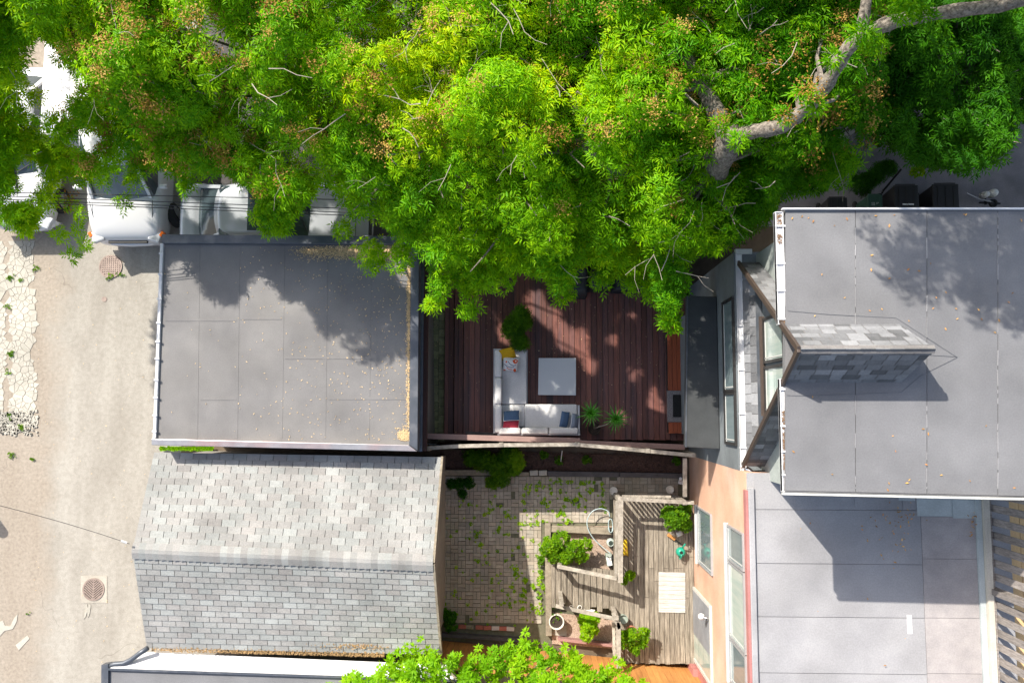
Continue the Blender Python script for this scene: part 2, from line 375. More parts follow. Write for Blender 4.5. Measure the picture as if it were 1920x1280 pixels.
# lane: worn beige concrete with a dirt margin along its west side and hairline cracks
def lane_mat():
    m = bpy.data.materials.new('lane_concrete'); m.use_nodes = True; n = m.node_tree.nodes; l = m.node_tree.links; b = n['Principled BSDF']
    b.inputs['Roughness'].default_value = .92; b.inputs['Specular IOR Level'].default_value = .2
    geo = n.new('ShaderNodeNewGeometry')
    def noise(s, d=6, st=(1, 1, 1), r=.6):
        mp = n.new('ShaderNodeMapping'); mp.inputs['Scale'].default_value = st; l.new(geo.outputs['Position'], mp.inputs[0])
        z = n.new('ShaderNodeTexNoise'); z.inputs['Scale'].default_value = s; z.inputs['Detail'].default_value = d; z.inputs['Roughness'].default_value = r
        l.new(mp.outputs[0], z.inputs['Vector']); return z.outputs[0]
    def ramp(f, a, b_, c0, c1):
        r = n.new('ShaderNodeValToRGB'); r.color_ramp.elements[0].position = a; r.color_ramp.elements[1].position = b_
        r.color_ramp.elements[0].color = (*c0, 1); r.color_ramp.elements[1].color = (*c1, 1); l.new(f, r.inputs[0]); return r.outputs[0]
    def mix(f, a, c, mode='MIX'):
        x = n.new('ShaderNodeMixRGB'); x.blend_type = mode
        if isinstance(f, float): x.inputs[0].default_value = f
        else: l.new(f, x.inputs[0])
        for i, v in ((1, a), (2, c)):
            if isinstance(v, tuple): x.inputs[i].default_value = (*v, 1)
            else: l.new(v, x.inputs[i])
        return x.outputs[0]
    c = ramp(noise(.9, 7, (1.6, .45, 1)), .36, .64, (.325, .30, .26), (.405, .38, .335))
    c = mix(.55, c, ramp(noise(55, 3), .3, .7, (.55, .55, .55), (1, 1, 1)), 'MULTIPLY')
    c = mix(.35, c, ramp(noise(9, 5), .35, .6, (.62, .60, .58), (1, 1, 1)), 'MULTIPLY')
    sx = n.new('ShaderNodeSeparateXYZ'); l.new(geo.outputs['Position'], sx.inputs[0])
    wob = n.new('ShaderNodeMath'); wob.operation = 'MULTIPLY_ADD'; wob.inputs[1].default_value = 1.6; l.new(noise(.8, 6), wob.inputs[0]); l.new(sx.outputs[0], wob.inputs[2])
    mr = n.new('ShaderNodeMapRange'); mr.inputs[1].default_value = -11.45; mr.inputs[2].default_value = -12.1; l.new(wob.outputs[0], mr.inputs[0])
    dirt = ramp(noise(14, 6), .3, .7, (.20, .155, .115), (.36, .30, .235))
    fm = n.new('ShaderNodeMath'); fm.operation = 'MULTIPLY'; fm.inputs[1].default_value = .6; l.new(mr.outputs[0], fm.inputs[0])
    c = mix(fm.outputs[0], c, dirt)
    # cracks
    wp = n.new('ShaderNodeVectorMath'); wp.operation = 'ADD'
    nz = n.new('ShaderNodeTexNoise'); nz.inputs['Scale'].default_value = 1.4; l.new(geo.outputs['Position'], nz.inputs['Vector'])
    l.new(geo.outputs['Position'], wp.inputs[0]); l.new(nz.outputs['Color'], wp.inputs[1])
    vo = n.new('ShaderNodeTexVoronoi'); vo.feature = 'DISTANCE_TO_EDGE'; vo.inputs['Scale'].default_value = .42; l.new(wp.outputs[0], vo.inputs['Vector'])
    cr = n.new('ShaderNodeMapRange'); cr.inputs[1].default_value = 0; cr.inputs[2].default_value = .006; cr.inputs[3].default_value = .5; cr.inputs[4].default_value = 0
    l.new(vo.outputs['Distance'], cr.inputs[0])
    cm = n.new('ShaderNodeMath'); cm.operation = 'MULTIPLY'; l.new(cr.outputs[0], cm.inputs[0])
    g = n.new('ShaderNodeMapRange'); g.inputs[1].default_value = .48; g.inputs[2].default_value = .6; l.new(noise(.5, 3), g.inputs[0]); l.new(g.outputs[0], cm.inputs[1])
    c = mix(cm.outputs[0], c, (.13, .11, .09))
    l.new(c, b.inputs['Base Color'])
    bp = n.new('ShaderNodeBump'); bp.inputs['Strength'].default_value = .5; bp.inputs['Distance'].default_value = .006
    l.new(noise(70, 4), bp.inputs['Height']); l.new(bp.outputs[0], b.inputs['Normal'])
    MATS['lane'] = m
lane_mat()

# ------------------------------------------------------------------ ground sheets
def sheet(name, poly, z, m, **k):
    o = obj(name, ([Vector((p[0], p[1], z)) for p in (poly if area2(poly) > 0 else poly[::-1])], [tuple(range(len(poly)))]), m)
    o['kind'] = 'structure'; return o
sheet('ground', [(-400, -400), (400, -400), (400, 400), (-400, 400)], 0, 'soil')
lx1 = P(345, 700).x
sheet('lane', [(-17, -60), (lx1, -60), (lx1, 60), (-17, 60)], .004, 'lane')
sheet('driveway', [(5.6, 4.7), (40, 4.7), (40, 9.5), (7.0, 9.5)], .004, 'driveway_grey')
sheet('parking_ground', [(lx1, 3.7), (-3.5, 3.7), (-3.5, 12), (lx1, 12)], .004, 'asphalt_dark')

# ------------------------------------------------------------------ crazed concrete slab west of the lane
def clip(poly, p, nrm):
    out = []
    for i in range(len(poly)):
        a, b_ = poly[i], poly[(i + 1) % len(poly)]; da = (a - p).dot(nrm); db = (b_ - p).dot(nrm)
        if da <= 0: out.append(a)
        if da * db < 0: out.append(a + (b_ - a) * (da / (da - db)))
    return out
def voronoi(pts, x0, x1, y0, y1):
    cells = []
    for i, p in enumerate(pts):
        poly = [Vector((x0, y0)), Vector((x1, y0)), Vector((x1, y1)), Vector((x0, y1))]
        for j, q in enumerate(pts):
            if i == j or (q - p).length > 1.6: continue
            poly = clip(poly, (p + q) / 2, (q - p).normalized())
            if len(poly) < 3: break
        cells.append(poly)
    return cells
def shrink(poly, d):
    c = sum(poly, Vector((0, 0))) / len(poly); return [c + (p - c) * max(.5, 1 - d / max((p - c).length, .01)) for p in poly]
cs = thing('broken_concrete', 'pale sun bleached concrete slab crazed into many pieces beside the lane', 'concrete slab', P(30, 610))
a = P(-25, 452); b_ = P(76, 775)
pts = [Vector((random.uniform(a.x, b_.x), random.uniform(b_.y, a.y))) for _ in range(520)]
for poly, p in zip(voronoi(pts, a.x, b_.x, b_.y, a.y), pts):
    if len(poly) < 3: continue
    u, v_ = pix((p.x, p.y, 0))
    if 11 < u < 18 or u > 66 + 5 * math.sin(v_ * .045) - (6 if v_ < 500 else 0): continue
    poly = shrink(poly, .0065)
    obj('concrete_piece', prism([(q.x, q.y) for q in poly], .004, .014 + random.uniform(-.004, .004)), 'concrete_white', cs)
V = []; Fc = []
g = []
for _ in range(420):
    u, v_ = random.uniform(-30, 72), random.uniform(770, 815)
    if u > 60 and random.random() < .6: continue
    p = P(u, v_); s = random.uniform(.03, .075)
    g.append(box((p.x, p.y, .02), (s, s * random.uniform(.6, 1), .03), random.uniform(0, 3)))
for q_ in range(9):
    p = P(-20 + q_ * 10.5, 790); obj('concrete_patch', prism([(p.x + .11 * math.cos(a_) * random.uniform(.6, 1.2), p.y + .24 * math.sin(a_) * random.uniform(.6, 1.1)) for a_ in np.linspace(0, 6.0, 11)], .004, .012 + .001 * q_), 'concrete_white', cs)
obj('concrete_rubble', join(*g), 'concrete_white', cs, kind='stuff')
for (pl, lab) in (([(0, 1165), (6, 1162), (10, 1172), (20, 1173), (27, 1158), (34, 1150), (32, 1164), (25, 1178), (9, 1182), (0, 1192)], 'hooked pale concrete scrap at the left edge of the lane'),
            ([(30, 1208), (52, 1190), (56, 1196), (36, 1218)], 'small pale rectangular concrete patch low on the lane'),
            ([(161, 1133), (164, 1131), (165, 1138), (168, 1131), (171, 1134), (169, 1148), (166, 1157), (164, 1146), (161, 1156), (157, 1160), (159, 1149)], 'white streak of spilt cement just below the herringbone drain')):
    solo('concrete_scrap', prism([P(*q).xy for q in pl], .004, .016), 'concrete_white', lab, 'concrete')

# ------------------------------------------------------------------ drains
def drain(cx, cy, r, kind, label):
    c = P(cx, cy); t = thing('storm_drain', label, 'drain cover', (c.x, c.y, 0))
    if kind == 'herringbone':
        obj('surround', prism([P(152, 1079).xy, P(201, 1079).xy, P(201, 1129).xy, P(152, 1129).xy], .004, .014), 'concrete_pale', t)
    obj('pit', lathe((c.x, c.y, .014), [(r * .95, 0), (r * .95, .003)], 28), 'iron_dark', t)
    ring = [(r * .86, .012), (r * .86, .03), (r, .03), (r, .012)]
    V, Fc = lathe((c.x, c.y, 0), ring, 28); Fc = Fc[:-2]; 
    obj('rim', (V, Fc), 'iron', t)
    g = []
    if kind == 'herringbone':
        g.append(bb(c.x - .012, c.x + .012, c.y - r * .9, c.y + r * .9, .02, .031))
        for s in (-1, 1):
            for k in range(-8, 9):
                y0 = c.y + k * .062
                # bar from spine outwards and up
                pts_ = []
                for tt in np.linspace(0, 1, 20):
                    x = c.x + s * tt * r; y = y0 + tt * r * .85
                    if (x - c.x) ** 2 + (y - c.y) ** 2 < (r * .88) ** 2: pts_.append((x, y))
                if len(pts_) > 2: g.append(beam((*pts_[0], .024), (*pts_[-1], .024), .03, .012))
    else:
        for k in range(-5, 6):
            q = k * r / 5.5; L = math.sqrt(max(0, (r * .9) ** 2 - q * q))
            if L > .03:
                g.append(beam((c.x - L, c.y + q, .024), (c.x + L, c.y + q, .024), .032, .012)); g.append(beam((c.x + q, c.y - L, .0245), (c.x + q, c.y + L, .0245), .032, .012))
    obj('grate', join(*g), 'iron', t)
drain(176, 1104, .285, 'herringbone', 'round herringbone drain cover set in a square frame, lower on the lane')
drain(208, 500, .31, 'grid', 'round rusty grid drain cover by the white van, partly choked with dirt')
obj_ = solo('utility_cover', lathe((*P(196, 561).xy, .006), [(.07, 0), (.07, .008)], 16), 'iron', 'tiny round grey utility cover flush in the lane below the rusty drain', 'utility cover')

# ------------------------------------------------------------------ dark flat garage
gz = 3.05
g0 = [P(300, 452, gz), P(774, 455, gz), P(778, 838, gz), P(292, 826, gz)]
gar = thing('garage', 'garage with flat dark membrane roof littered with tan seeds', 'garage', (-5.6, 1.5, 0))
obj('wall', prism([(g0[0].x + .05, g0[0].y + .1), (g0[1].x + .05, g0[1].y + .1), (g0[2].x + .05, g0[2].y + .05), (g0[3].x + .05, g0[3].y + .05)], 0, gz - .12), 'block_wall', gar)
obj('roof_membrane', prism([p.xy for p in g0], gz - .12, gz), 'membrane_dark', gar)
for u in (372, 447, 531, 612, 694):
    d_ = (u - 530) * .006
    obj('lap_seam', prism([P(u - 3.2, 460, gz).xy, P(u + 3.2, 460, gz).xy, P(u + 2.6 - (300 - u) * -.00 - 4, 822, gz).xy, P(u - 3.4 - 4, 822, gz).xy], gz - .01, gz + .004), 'membrane_dark', gar)
for u0, u1, v in ((310, 444, 597), (450, 528, 594), (534, 690, 668), (376, 444, 745), (616, 766, 744)):
    obj('lap_seam', prism([P(u0, v, gz).xy, P(u1, v, gz).xy, P(u1, v + 5, gz).xy, P(u0, v + 5, gz).xy], gz - .01, gz + .0075), 'membrane_dark', gar)
def capstrip(name, pxs, z0, z1, m, parent, lab=None):
    return obj(name, prism([P(u, v, z1).xy for u, v in pxs], z0, z1), m, parent, label=lab, bevel=.012)
zc = gz + .14
capstrip('parapet', [(303, 439), (782, 443), (782, 458), (303, 456)], gz - .2, zc, 'flash_dark', gar, 'dark metal coping along the north edge')
capstrip('parapet', [(771, 461), (786, 461), (783, 845), (767, 834)], gz - .2, zc - .02, 'flash_dark', gar)
capstrip('parapet', [(284, 822), (766, 834), (782, 846), (284, 834)], gz - .2, zc + .01, 'flash_light', gar, 'worn metal coping with rusty west end')
capstrip('gutter', [(300, 456), (306, 456), (292, 821), (286, 821)], gz - .12, gz + .06, 'white_metal', gar)
for v in (475, 514, 560, 605, 640, 672, 712, 745, 778, 808):
    u = 303 - (v - 456) * .0384
    obj('gutter_clip', bb(*(lambda c: (c.x - .05, c.x + .05, c.y - .02, c.y + .02))(P(u, v, gz + .07)), gz + .06, gz + .085), 'white_metal', gar)
for u, v in ((795, 642), (790, 790)):
    c = P(u, v, 2.5)
    o = obj('globe_lamp', lathe(c, [(.002, -.055), (.035, -.045), (.055, 0), (.035, .045), (.002, .055)], 12), 'plastic_white', gar, smooth=True)
    obj('lamp_arm', beam(c + Vector((-.22, 0, -.05)), c + Vector((0, 0, -.05)), .02, .02), 'black_metal', gar)
obj('fascia', prism([P(781, 470, 2.9).xy, P(801, 470, 2.9).xy, P(797, 846, 2.9).xy, P(779, 846, 2.9).xy], 2.55, 2.7), 'siding_red', gar)
obj('eaves_gutter', prism([P(788, 470, 2.8).xy, P(795, 470, 2.8).xy, P(791, 846, 2.8).xy, P(784, 846, 2.8).xy], 2.7, 2.76), 'flash_dark', gar)

# ------------------------------------------------------------------ shingles
def slope_field(name, parent, A, B, C, D, sw, sh, m, limit, lip=.017, jitter=0, skip=None):
    """A-B is the lower edge (left to right), D-C the upper edge. Courses laid from the lower edge up."""
    A, B, C, D = map(Vector, (A, B, C, D)); nn = (B - A).cross(D - A).normalized()
    if nn.z < 0: nn = -nn
    rows = max(1, int(round((D - A).length / sh))); todo = []
    for r in range(rows):
        t0 = r / rows; t1 = (r + 1) / rows
        L = A.lerp(D, t0); Rr = B.lerp(C, t0); L1 = A.lerp(D, t1); R1 = B.lerp(C, t1)
        W = (Rr - L).length; off = (r % 2) * sw / 2 + (random.uniform(-.3, .3) * sw * jitter)
        x = -off
        while x < W - .01:
            a_ = max(0, x); b2 = min(W, x + sw * (1 if not jitter else random.uniform(1 - jitter * .5, 1 + jitter * .5)))
            x = b2 if x + .001 < b2 else x + sw
            if b2 - a_ < .02: continue
            u = (Rr - L).normalized(); u1 = (R1 - L1); k = u1.length / W
            p0 = L + u * (a_ + .006); p1 = L + u * (b2 - .006); p2 = L1 + u1.normalized() * (b2 * k - .006); p3 = L1 + u1.normalized() * (a_ * k + .006)
            todo.append((p0 + nn * lip, p1 + nn * lip, p2 + nn * .002, p3 + nn * .002))
    def g_of(q):
        p0, p1, p2, p3 = q; d = nn * lip
        return [p0, p1, p2, p3, p0 - d, p1 - d], [(0, 1, 2, 3), (4, 5, 1, 0)]
    cp = Vector((0, 0, H)); todo.sort(key=lambda q: ((q[0] + q[2]) / 2 - cp).length)
    for q in todo[:limit]: obj(name, g_of(q), m, parent)
    if len(todo) > limit: obj(name + '_rest', join(*[g_of(q) for q in todo[limit:]]), m, parent, kind='stuff')
    return len(todo)

er = 3.36; ee = 2.6
nA, nB = P(289, 848, ee), P(828, 857, ee)
rA, rB = P(248, 1032, er), P(812, 1056, er)
sA, sB = P(275, 1213, ee), P(826, 1226, ee)
sg = thing('shingled_garage', 'garage with pale grey asphalt shingle gable roof in the sun', 'garage', (-5.4, -3.2, 0))
gp = [nA, nB, rB, sB, sA, rA]
wl = [(nA.x + .15, nA.y - .1), (nB.x - .2, nB.y - .1), (sB.x - .2, sB.y + .1), (sA.x + .15, sA.y + .1)]
v, f = prism(wl, 0, ee - .05); k = len(v)
v += [Vector((rA.x + .15, rA.y, er - .1)), Vector((rB.x - .2, rB.y, er - .1))]
xs = sorted(range(4), key=lambda i: v[i].x)
obj('wall', (v, f), 'block_wall', sg)
for X, pa, pb, rr in ((wl[0][0], nA, sA, rA), (wl[1][0], nB, sB, rB)):
    obj('gable_end', ([Vector((X, pa.y - .1, ee - .06)), Vector((X, pb.y + .1, ee - .06)), Vector((X, rr.y, er - .1)), Vector((X + .05, pa.y - .1, ee - .06)), Vector((X + .05, pb.y + .1, ee - .06)), Vector((X + .05, rr.y, er - .1))],
        [(0, 1, 2), (5, 4, 3), (0, 2, 5, 3), (1, 4, 5, 2)]), 'block_wall', sg)
dn = Vector((0, 0, -.06))
rfn = obj('roof_slope', slab([nA + dn, nB + dn, rB + dn, rA + dn], .06), 'shingle_underlay', sg, label='north roof slope, shaded along its eave')
rfs = obj('roof_slope', slab([rA + dn, rB + dn, sB + dn, sA + dn], .06), 'shingle_underlay', sg, label='south roof slope')
slope_field('shingle', rfn, nA, nB, rB, rA, .305, .143, 'shingle_grey', 300)
slope_field('shingle', rfs, sB, sA, rA, rB, .305, .132, 'shingle_grey', 300)
n = 44
for i in range(n):
    p = rA.lerp(rB, (i + .5) / n); wv = (rB - rA).length / n * .98
    w2 = .175
    obj('ridge_cap', ([p + Vector((-wv / 2, w2, -.022)), p + Vector((wv / 2, w2, -.036)), p + Vector((wv / 2, .04, .018)), p + Vector((-wv / 2, .04, .034)), p + Vector((wv / 2, -.04, .018)), p + Vector((-wv / 2, -.04, .034)),
        p + Vector((wv / 2, -w2, -.030)), p + Vector((-wv / 2, -w2, -.012))], [(0, 1, 2, 3), (3, 2, 4, 5), (5, 4, 6, 7), (0, 3, 5, 7)]), 'shingle_grey', rfn)
obj('barge_board', beam(nB + Vector((.01, 0, -.06)), rB + Vector((.01, 0, -.06)), .05, .14), 'wood_timber', sg)
obj('barge_board', beam(sB + Vector((.01, 0, -.06)), rB + Vector((.01, 0, -.06)), .05, .14), 'wood_timber', sg)

# low wall slab beside garage apron
# ------------------------------------------------------------------ neighbouring garage at the foot of the picture
ng = thing('neighbour_garage', 'garage with dark roof and white sloping edge strip below the shingled garage', 'garage', (-6, -7, 0))
zn = 2.75
obj('wall', prism([P(205, 1275, zn).xy, P(880, 1300, zn).xy, P(880, 1700, zn).xy, P(190, 1700, zn).xy], 0, zn - .1), 'block_wall', ng)
obj('roof_membrane', prism([P(200, 1254, zn).xy, P(860, 1276, zn).xy, P(900, 1700, zn).xy, P(180, 1700, zn).xy], zn - .12, zn), 'membrane_roof', ng)
obj('white_upstand', slab([P(276, 1222, zn - .25), P(850, 1246, zn - .25), P(850, 1275, zn + .06), P(205, 1252, zn + .06)], .05), 'white_metal', ng)
obj('edge_coping', prism([P(190, 1246, zn + .06).xy, P(203, 1244, zn + .06).xy, P(198, 1700, zn + .06).xy, P(184, 1700, zn + .06).xy], zn - .12, zn + .06), 'flash_dark', ng)
obj('edge_strip', prism([P(203, 1252, zn + .07).xy, P(860, 1274, zn + .07).xy, P(860, 1278, zn + .07).xy, P(203, 1256, zn + .07).xy], zn - .05, zn + .07), 'flash_dark', ng)
obj('downpipe', tube([P(277, 1214, zn), P(262, 1224, zn), P(246, 1236, zn), P(232, 1243, zn), P(215, 1244, zn), P(201, 1249, zn), P(199, 1256, zn - .3)], .055, 10), 'flash_dark', ng, smooth=True)

# ------------------------------------------------------------------ scattered seeds and leaf litter
def scatter(name, pts, sz, m, label=None, kind='stuff', parent=None, cat='leaf litter'):
    g = []
    for p in pts:
        s = random.uniform(*sz); rot = Euler((random.uniform(-.3, .3), random.uniform(-.3, .3), random.uniform(0, 6.3))).to_quaternion()
        v = [Vector(p) + Vector((0, 0, .008)) + rot @ Vector(q) for q in ((-s, 0, 0), (-.1 * s, -.38 * s, .004), (s, 0, 0), (-.1 * s, .38 * s, .004))]
        g.append((v, [(0, 1, 2, 3)]))
    o = obj(name, join(*g), m, parent)
    if kind: o['kind'] = kind
    if parent is None: tag(o, label, cat)
    return o
def inside(poly, x, y):
    c = False; j = len(poly) - 1
    for i in range(len(poly)):
        xi, yi = poly[i]; xj, yj = poly[j]
        if (yi > y) != (yj > y) and x < (xj - xi) * (y - yi) / (yj - yi) + xi: c = not c
        j = i
    return c
pts = []
for _ in range(5200):       # drift along the north parapet
    u = random.triangular(540, 775, 735); v = 460 + abs(random.gauss(0, 9)) ** 1.0 + random.uniform(0, 10)
    if v < 492 and random.random() < (.25 + .75 * min(1, max(0, (u - 520) / 60))): pts.append(P(u, v, gz + .004 + random.uniform(0, .02)))
for _ in range(1500):
    v = random.uniform(500, 800) if random.random() < .5 else random.triangular(470, 690, 560); u = 769.5 - (v - 470) * .008 - abs(random.gauss(0, 2.8))
    pts.append(P(u, v, gz + .004))
for _ in range(500): pts.append(P(random.gauss(758, 6), random.gauss(816, 6), gz + .004))
for _ in range(2600):
    u = random.uniform(300, 768); v = random.uniform(462, 825)
    if random.random() < .03 + .75 * max(0, ((u - 420) / 350)) * (1 - .55 * (v - 460) / 370): pts.append(P(u, v, gz + .004))
scatter('fallen_seeds', [p for p in pts if pix(p)[0] < 769 and pix(p)[1] < 826 and pix(p)[1] > 459], (.012, .026), 'seed_tan', 'tan winged seeds drifted on the flat dark garage roof')
pts = []
for _ in range(4200):
    u = random.uniform(285, 720); t = (u - 285) / 540; v = 1213 + 13 * t + random.uniform(-3, 7)
    if random.random() < .35 + .65 * t: pts.append(P(u, v, ee + random.uniform(-.05, .02)))
for _ in range(250):
    u = random.gauss(670, 30); pts.append(P(u, random.uniform(1202, 1216), ee + .07))
scatter('leaf_litter', pts, (.014, .03), 'litter_brown', 'brown litter clogging the south eave of the shingled garage')
pts = []
for _ in range(330):
    u = random.uniform(1478, 1918); v = random.uniform(398, 920)
    d = math.exp(-((v - 396) / 25) ** 2) * .8 + .10 + .3 * math.exp(-((v - 600) / 60) ** 2)
    if random.random() < d and not (1478 < u < 1760 and 606 < v < 735): pts.append(P(u, v, 8.006))
scatter('fallen_leaves', pts, (.018, .032), 'leaf_dead', 'single dry leaves scattered over the high grey flat roof')
pts = [P(random.gauss(1665, 28), random.gauss(985, 28), 5.6) for _ in range(34)] + [P(random.gauss(1690, 8), random.uniform(940, 1040), 5.6) for _ in range(20)] \
    + [P(random.uniform(1410, 1700), random.uniform(950, 1270), 5.6) for _ in range(10)] + [P(random.gauss(1822, 5), random.uniform(960, 1010), 5.6) for _ in range(16)]
scatter('roof_leaves', pts, (.015, .035), 'leaf_dead', 'reddish dry leaves on the shaded part of the low pale roof')
# ------------------------------------------------------------------ dark house (tall grey one)
HX = 3.88
dh = thing('dark_house', 'tall dark grey house with flat top roof and steep shingled gable', 'house', (8, 1, 0))
zr = 8.0
m0 = [P(1473, 393, zr), P(2600, 393, zr), P(2600, 948, zr), P(1472, 922, zr)]
ys, yn = -1.18, 3.05
obj('wall', bb(HX, 15.9, ys, yn, 0, 5.0), 'stucco_grey', dh, label='lower dark grey wall')
obj('upper_wall', bb(4.31, 15.8, -1.33, yn - .05, 5.0, 7.86), 'stucco_pale', dh, label='pale grey top storey wall')
obj('roof_core', prism([(p.x, p.y) for p in m0], 7.86, 7.985), 'membrane_roof', dh)
# membrane rolls with chalk-white seam beads
cuts = [1473, 1604, 1738, 1871, 2010, 2150, 2300, 2450, 2600]
for i in range(len(cuts) - 1):
    t = lambda u: (922 + (948 - 922) * (u - 1472) / (2600 - 1472))
    a_, b2 = cuts[i] + (0 if i == 0 else .6), cuts[i + 1] - .6
    obj('roof_sheet', prism([P(a_, 395, zr).xy, P(b2, 395, zr).xy, P(b2, t(b2) - 3, zr).xy, P(a_, t(a_) - 3, zr).xy], 7.984, zr + .002 * (i % 2)), 'membrane_roof', dh)
for i, u in enumerate((1604, 1738, 1871)):
    g = []
    v = 400.0
    while v < 915:
        L = random.uniform(4, 40)
        if random.random() < .75 and not (603 < v < 735 and u < 1750):
            p0, p1 = P(u + random.uniform(-.4, .4), v, zr + .006), P(u + random.uniform(-.4, .4), min(916, v + L), zr + .006)
            g.append(beam(p0, p1, random.uniform(.004, .012), .006))
        v += L + random.uniform(1, 14)
    obj('seam_bead', join(*g), 'membrane_pale', dh, kind='stuff')
g = []
for path in ([(1478, 583), (1560, 590), (1680, 596), (1720, 622), (1795, 670), (1725, 705), (1690, 735), (1500, 742), (1475, 741)], [(1735, 665), (1795, 669)]):
    for q0, q1 in zip(path, path[1:]): g.append(beam(P(*q0, zr + .004), P(*q1, zr + .004), .0045, .004))
obj('patch_seam', join(*g), 'flash_dark', dh)
obj('roof_edge', beam(P(1466, 392, zr + .02), P(2600, 391, zr + .02), .025, .07), 'white_metal', dh)
obj('roof_edge', beam(P(1466, 925, zr + .01), P(2600, 950, zr + .01), .03, .07), 'frame_light', dh)
# steep gable, ridge runs back over the flat roof
Yc, Zr, k_ = .86, 8.82, 1.86
Xf, Xb = 3.86, 5.80
def gy(z, s): return Yc + s * (Zr - z) / k_
zl = 5.22
for s, lab in ((1, 'sunlit north slope of the gable'), (-1, 'shaded south slope of the gable')):
    top = [Vector((Xf, Yc, Zr)), Vector((Xb, Yc, Zr)), Vector((Xb - .14, gy(7.95, s), 7.95)), Vector((Xf, gy(7.95, s), 7.95))]
    r_ = obj('gable_slope', slab(top, .07), 'shingle_underlay', dh, label=lab)
    nrm = Vector((0, s * k_, 1)).normalized() * .004
    top = [p + nrm for p in top]
    A, B, C, D = top[3], top[2], top[1], top[0]
    slope_field('shingle', r_, A, B, C, D, .24, .135, 'shingle_charcoal', 300, lip=.009, jitter=.5)
    low = [Vector((Xf, gy(7.97, s), 7.97)), Vector((4.42, gy(7.97, s), 7.97)), Vector((4.42, gy(zl, s), zl)), Vector((Xf + .08, gy(zl, s), zl))]
    r_ = obj('lower_slope', slab(low, .07), 'shingle_underlay', dh)
    low = [p + nrm for p in low]
    slope_field('shingle', r_, low[3], low[2], low[1], low[0], .24, .16, 'shingle_charcoal', 300, lip=.009, jitter=.5)
    obj('bargeboard', beam((Xf - .03, Yc, Zr + .0), (Xf + .05, gy(zl, s), zl), .05, .10, up=(0, s * k_, 1)), 'brown_trim', dh, bevel=.008)
# ridge capping
for i in range(9):
    x0 = Xf + i * .215
    obj('ridge_cap', ([Vector((x0, Yc + .08, Zr - .128)), Vector((x0 + .212, Yc + .075, Zr - .13)), Vector((x0 + .212, Yc, Zr + .020)), Vector((x0, Yc, Zr + .026)), Vector((x0 + .212, Yc - .075, Zr - .13)), Vector((x0, Yc - .08, Zr - .128))],
        [(0, 1, 2, 3), (3, 2, 4, 5)]), 'shingle_charcoal', dh)
obj('gable_back', ([Vector((Xb - .02, Yc, Zr - .05)), Vector((Xb - .16, gy(7.95, 1) - .05, 7.95)), Vector((Xb - .16, gy(7.95, -1) + .05, 7.95))], [(0, 1, 2)]), 'shingle_underlay', dh)
# gable wall and window frames in the plane x = XW
XW = 4.28
gw = obj('gable_wall', ([Vector((XW, gy(zl, 1) - .05, zl - .2)), Vector((XW, gy(zl, -1) + .05, zl - .2)), Vector((XW, Yc, Zr - .1)), Vector((XW + .1, gy(zl, 1) - .05, zl - .2)), Vector((XW + .1, gy(zl, -1) + .05, zl - .2)), Vector((XW + .1, Yc, Zr - .1))],
    [(0, 2, 1), (3, 4, 5), (0, 3, 5, 2), (1, 2, 5, 4), (0, 1, 4, 3)]), 'stucco_grey', dh)
def panew(y0, y1, z0, z1, X=XW, fr='frame_dark', gl='glass_pale', t=.055, parent=dh, lab=None, curtain=True, name='window'):
    wn = obj(name, join(bb(X - .045, X + .02, y0, y1, z0 - t, z0), bb(X - .045, X + .02, y0, y1, z1, z1 + t), bb(X - .046, X + .021, y0 - t, y0, z0 - t, z1 + t), bb(X - .046, X + .021, y1, y1 + t, z0 - t, z1 + t)), fr, parent, label=lab)
    obj('pane', bb(X - .022, X - .008, y0, y1, z0, z1), gl, wn)
    if curtain: obj('inner_frame', join(bb(X - .03, X - .018, y0 + .03, y0 + .055, z0, z1), bb(X - .03, X - .018, y0, y1, z0 + .03, z0 + .055)), 'frame_light', wn)
    return wn
panew(.88, 1.62, 5.62, 6.72); panew(-.06, .72, 5.62, 6.72)
w3 = obj('window', join(beam((XW - .02, gy(7.0, 1) - .32, 6.92), (XW - .02, gy(7.0, -1) + .32, 6.92), .07, .12), beam((XW - .02, gy(7.0, 1) - .32, 6.9), (XW - .02, Yc, 8.35), .07, .08), beam((XW - .02, gy(7.0, -1) + .32, 6.9), (XW - .02, Yc, 8.35), .07, .08), beam((XW - .02, Yc, 6.95), (XW - .02, Yc, 8.3), .06, .05, up=(0, 1, 0))), 'frame_dark', dh, label='triangular window high in the gable')
obj('pane', ([Vector((XW - .012, gy(7.0, 1) - .32, 6.92)), Vector((XW - .012, gy(7.0, -1) + .32, 6.92)), Vector((XW - .012, Yc, 8.33))], [(0, 1, 2)]), 'glass_pale', w3)
obj('window_sill', bb(XW - .09, XW, -.14, 1.72, 5.50, 5.55), 'brown_trim', dh)
# skirt roof between eaves gutter and gable wall
s0, s1 = gy(zl, -1) + .12, gy(zl, 1) - .12
sk = obj('skirt_roof', slab([(4.03, s1 - .0, 5.03), (4.03, s0, 5.03), (4.27, s0, 5.42), (4.27, s1, 5.42)], .05), 'shingle_underlay', dh)
slope_field('shingle', sk, (4.025, s1, 5.034), (4.025, s0, 5.034), (4.20, s0, 5.315), (4.20, s1, 5.315), .20, .165, 'shingle_charcoal', 300, lip=.008, jitter=.4)
obj('lead_flashing', slab([(4.19, s1, 5.31), (4.19, s0, 5.31), (4.265, s0, 5.44), (4.265, s1, 5.44)], .012), 'flash_dark', dh)
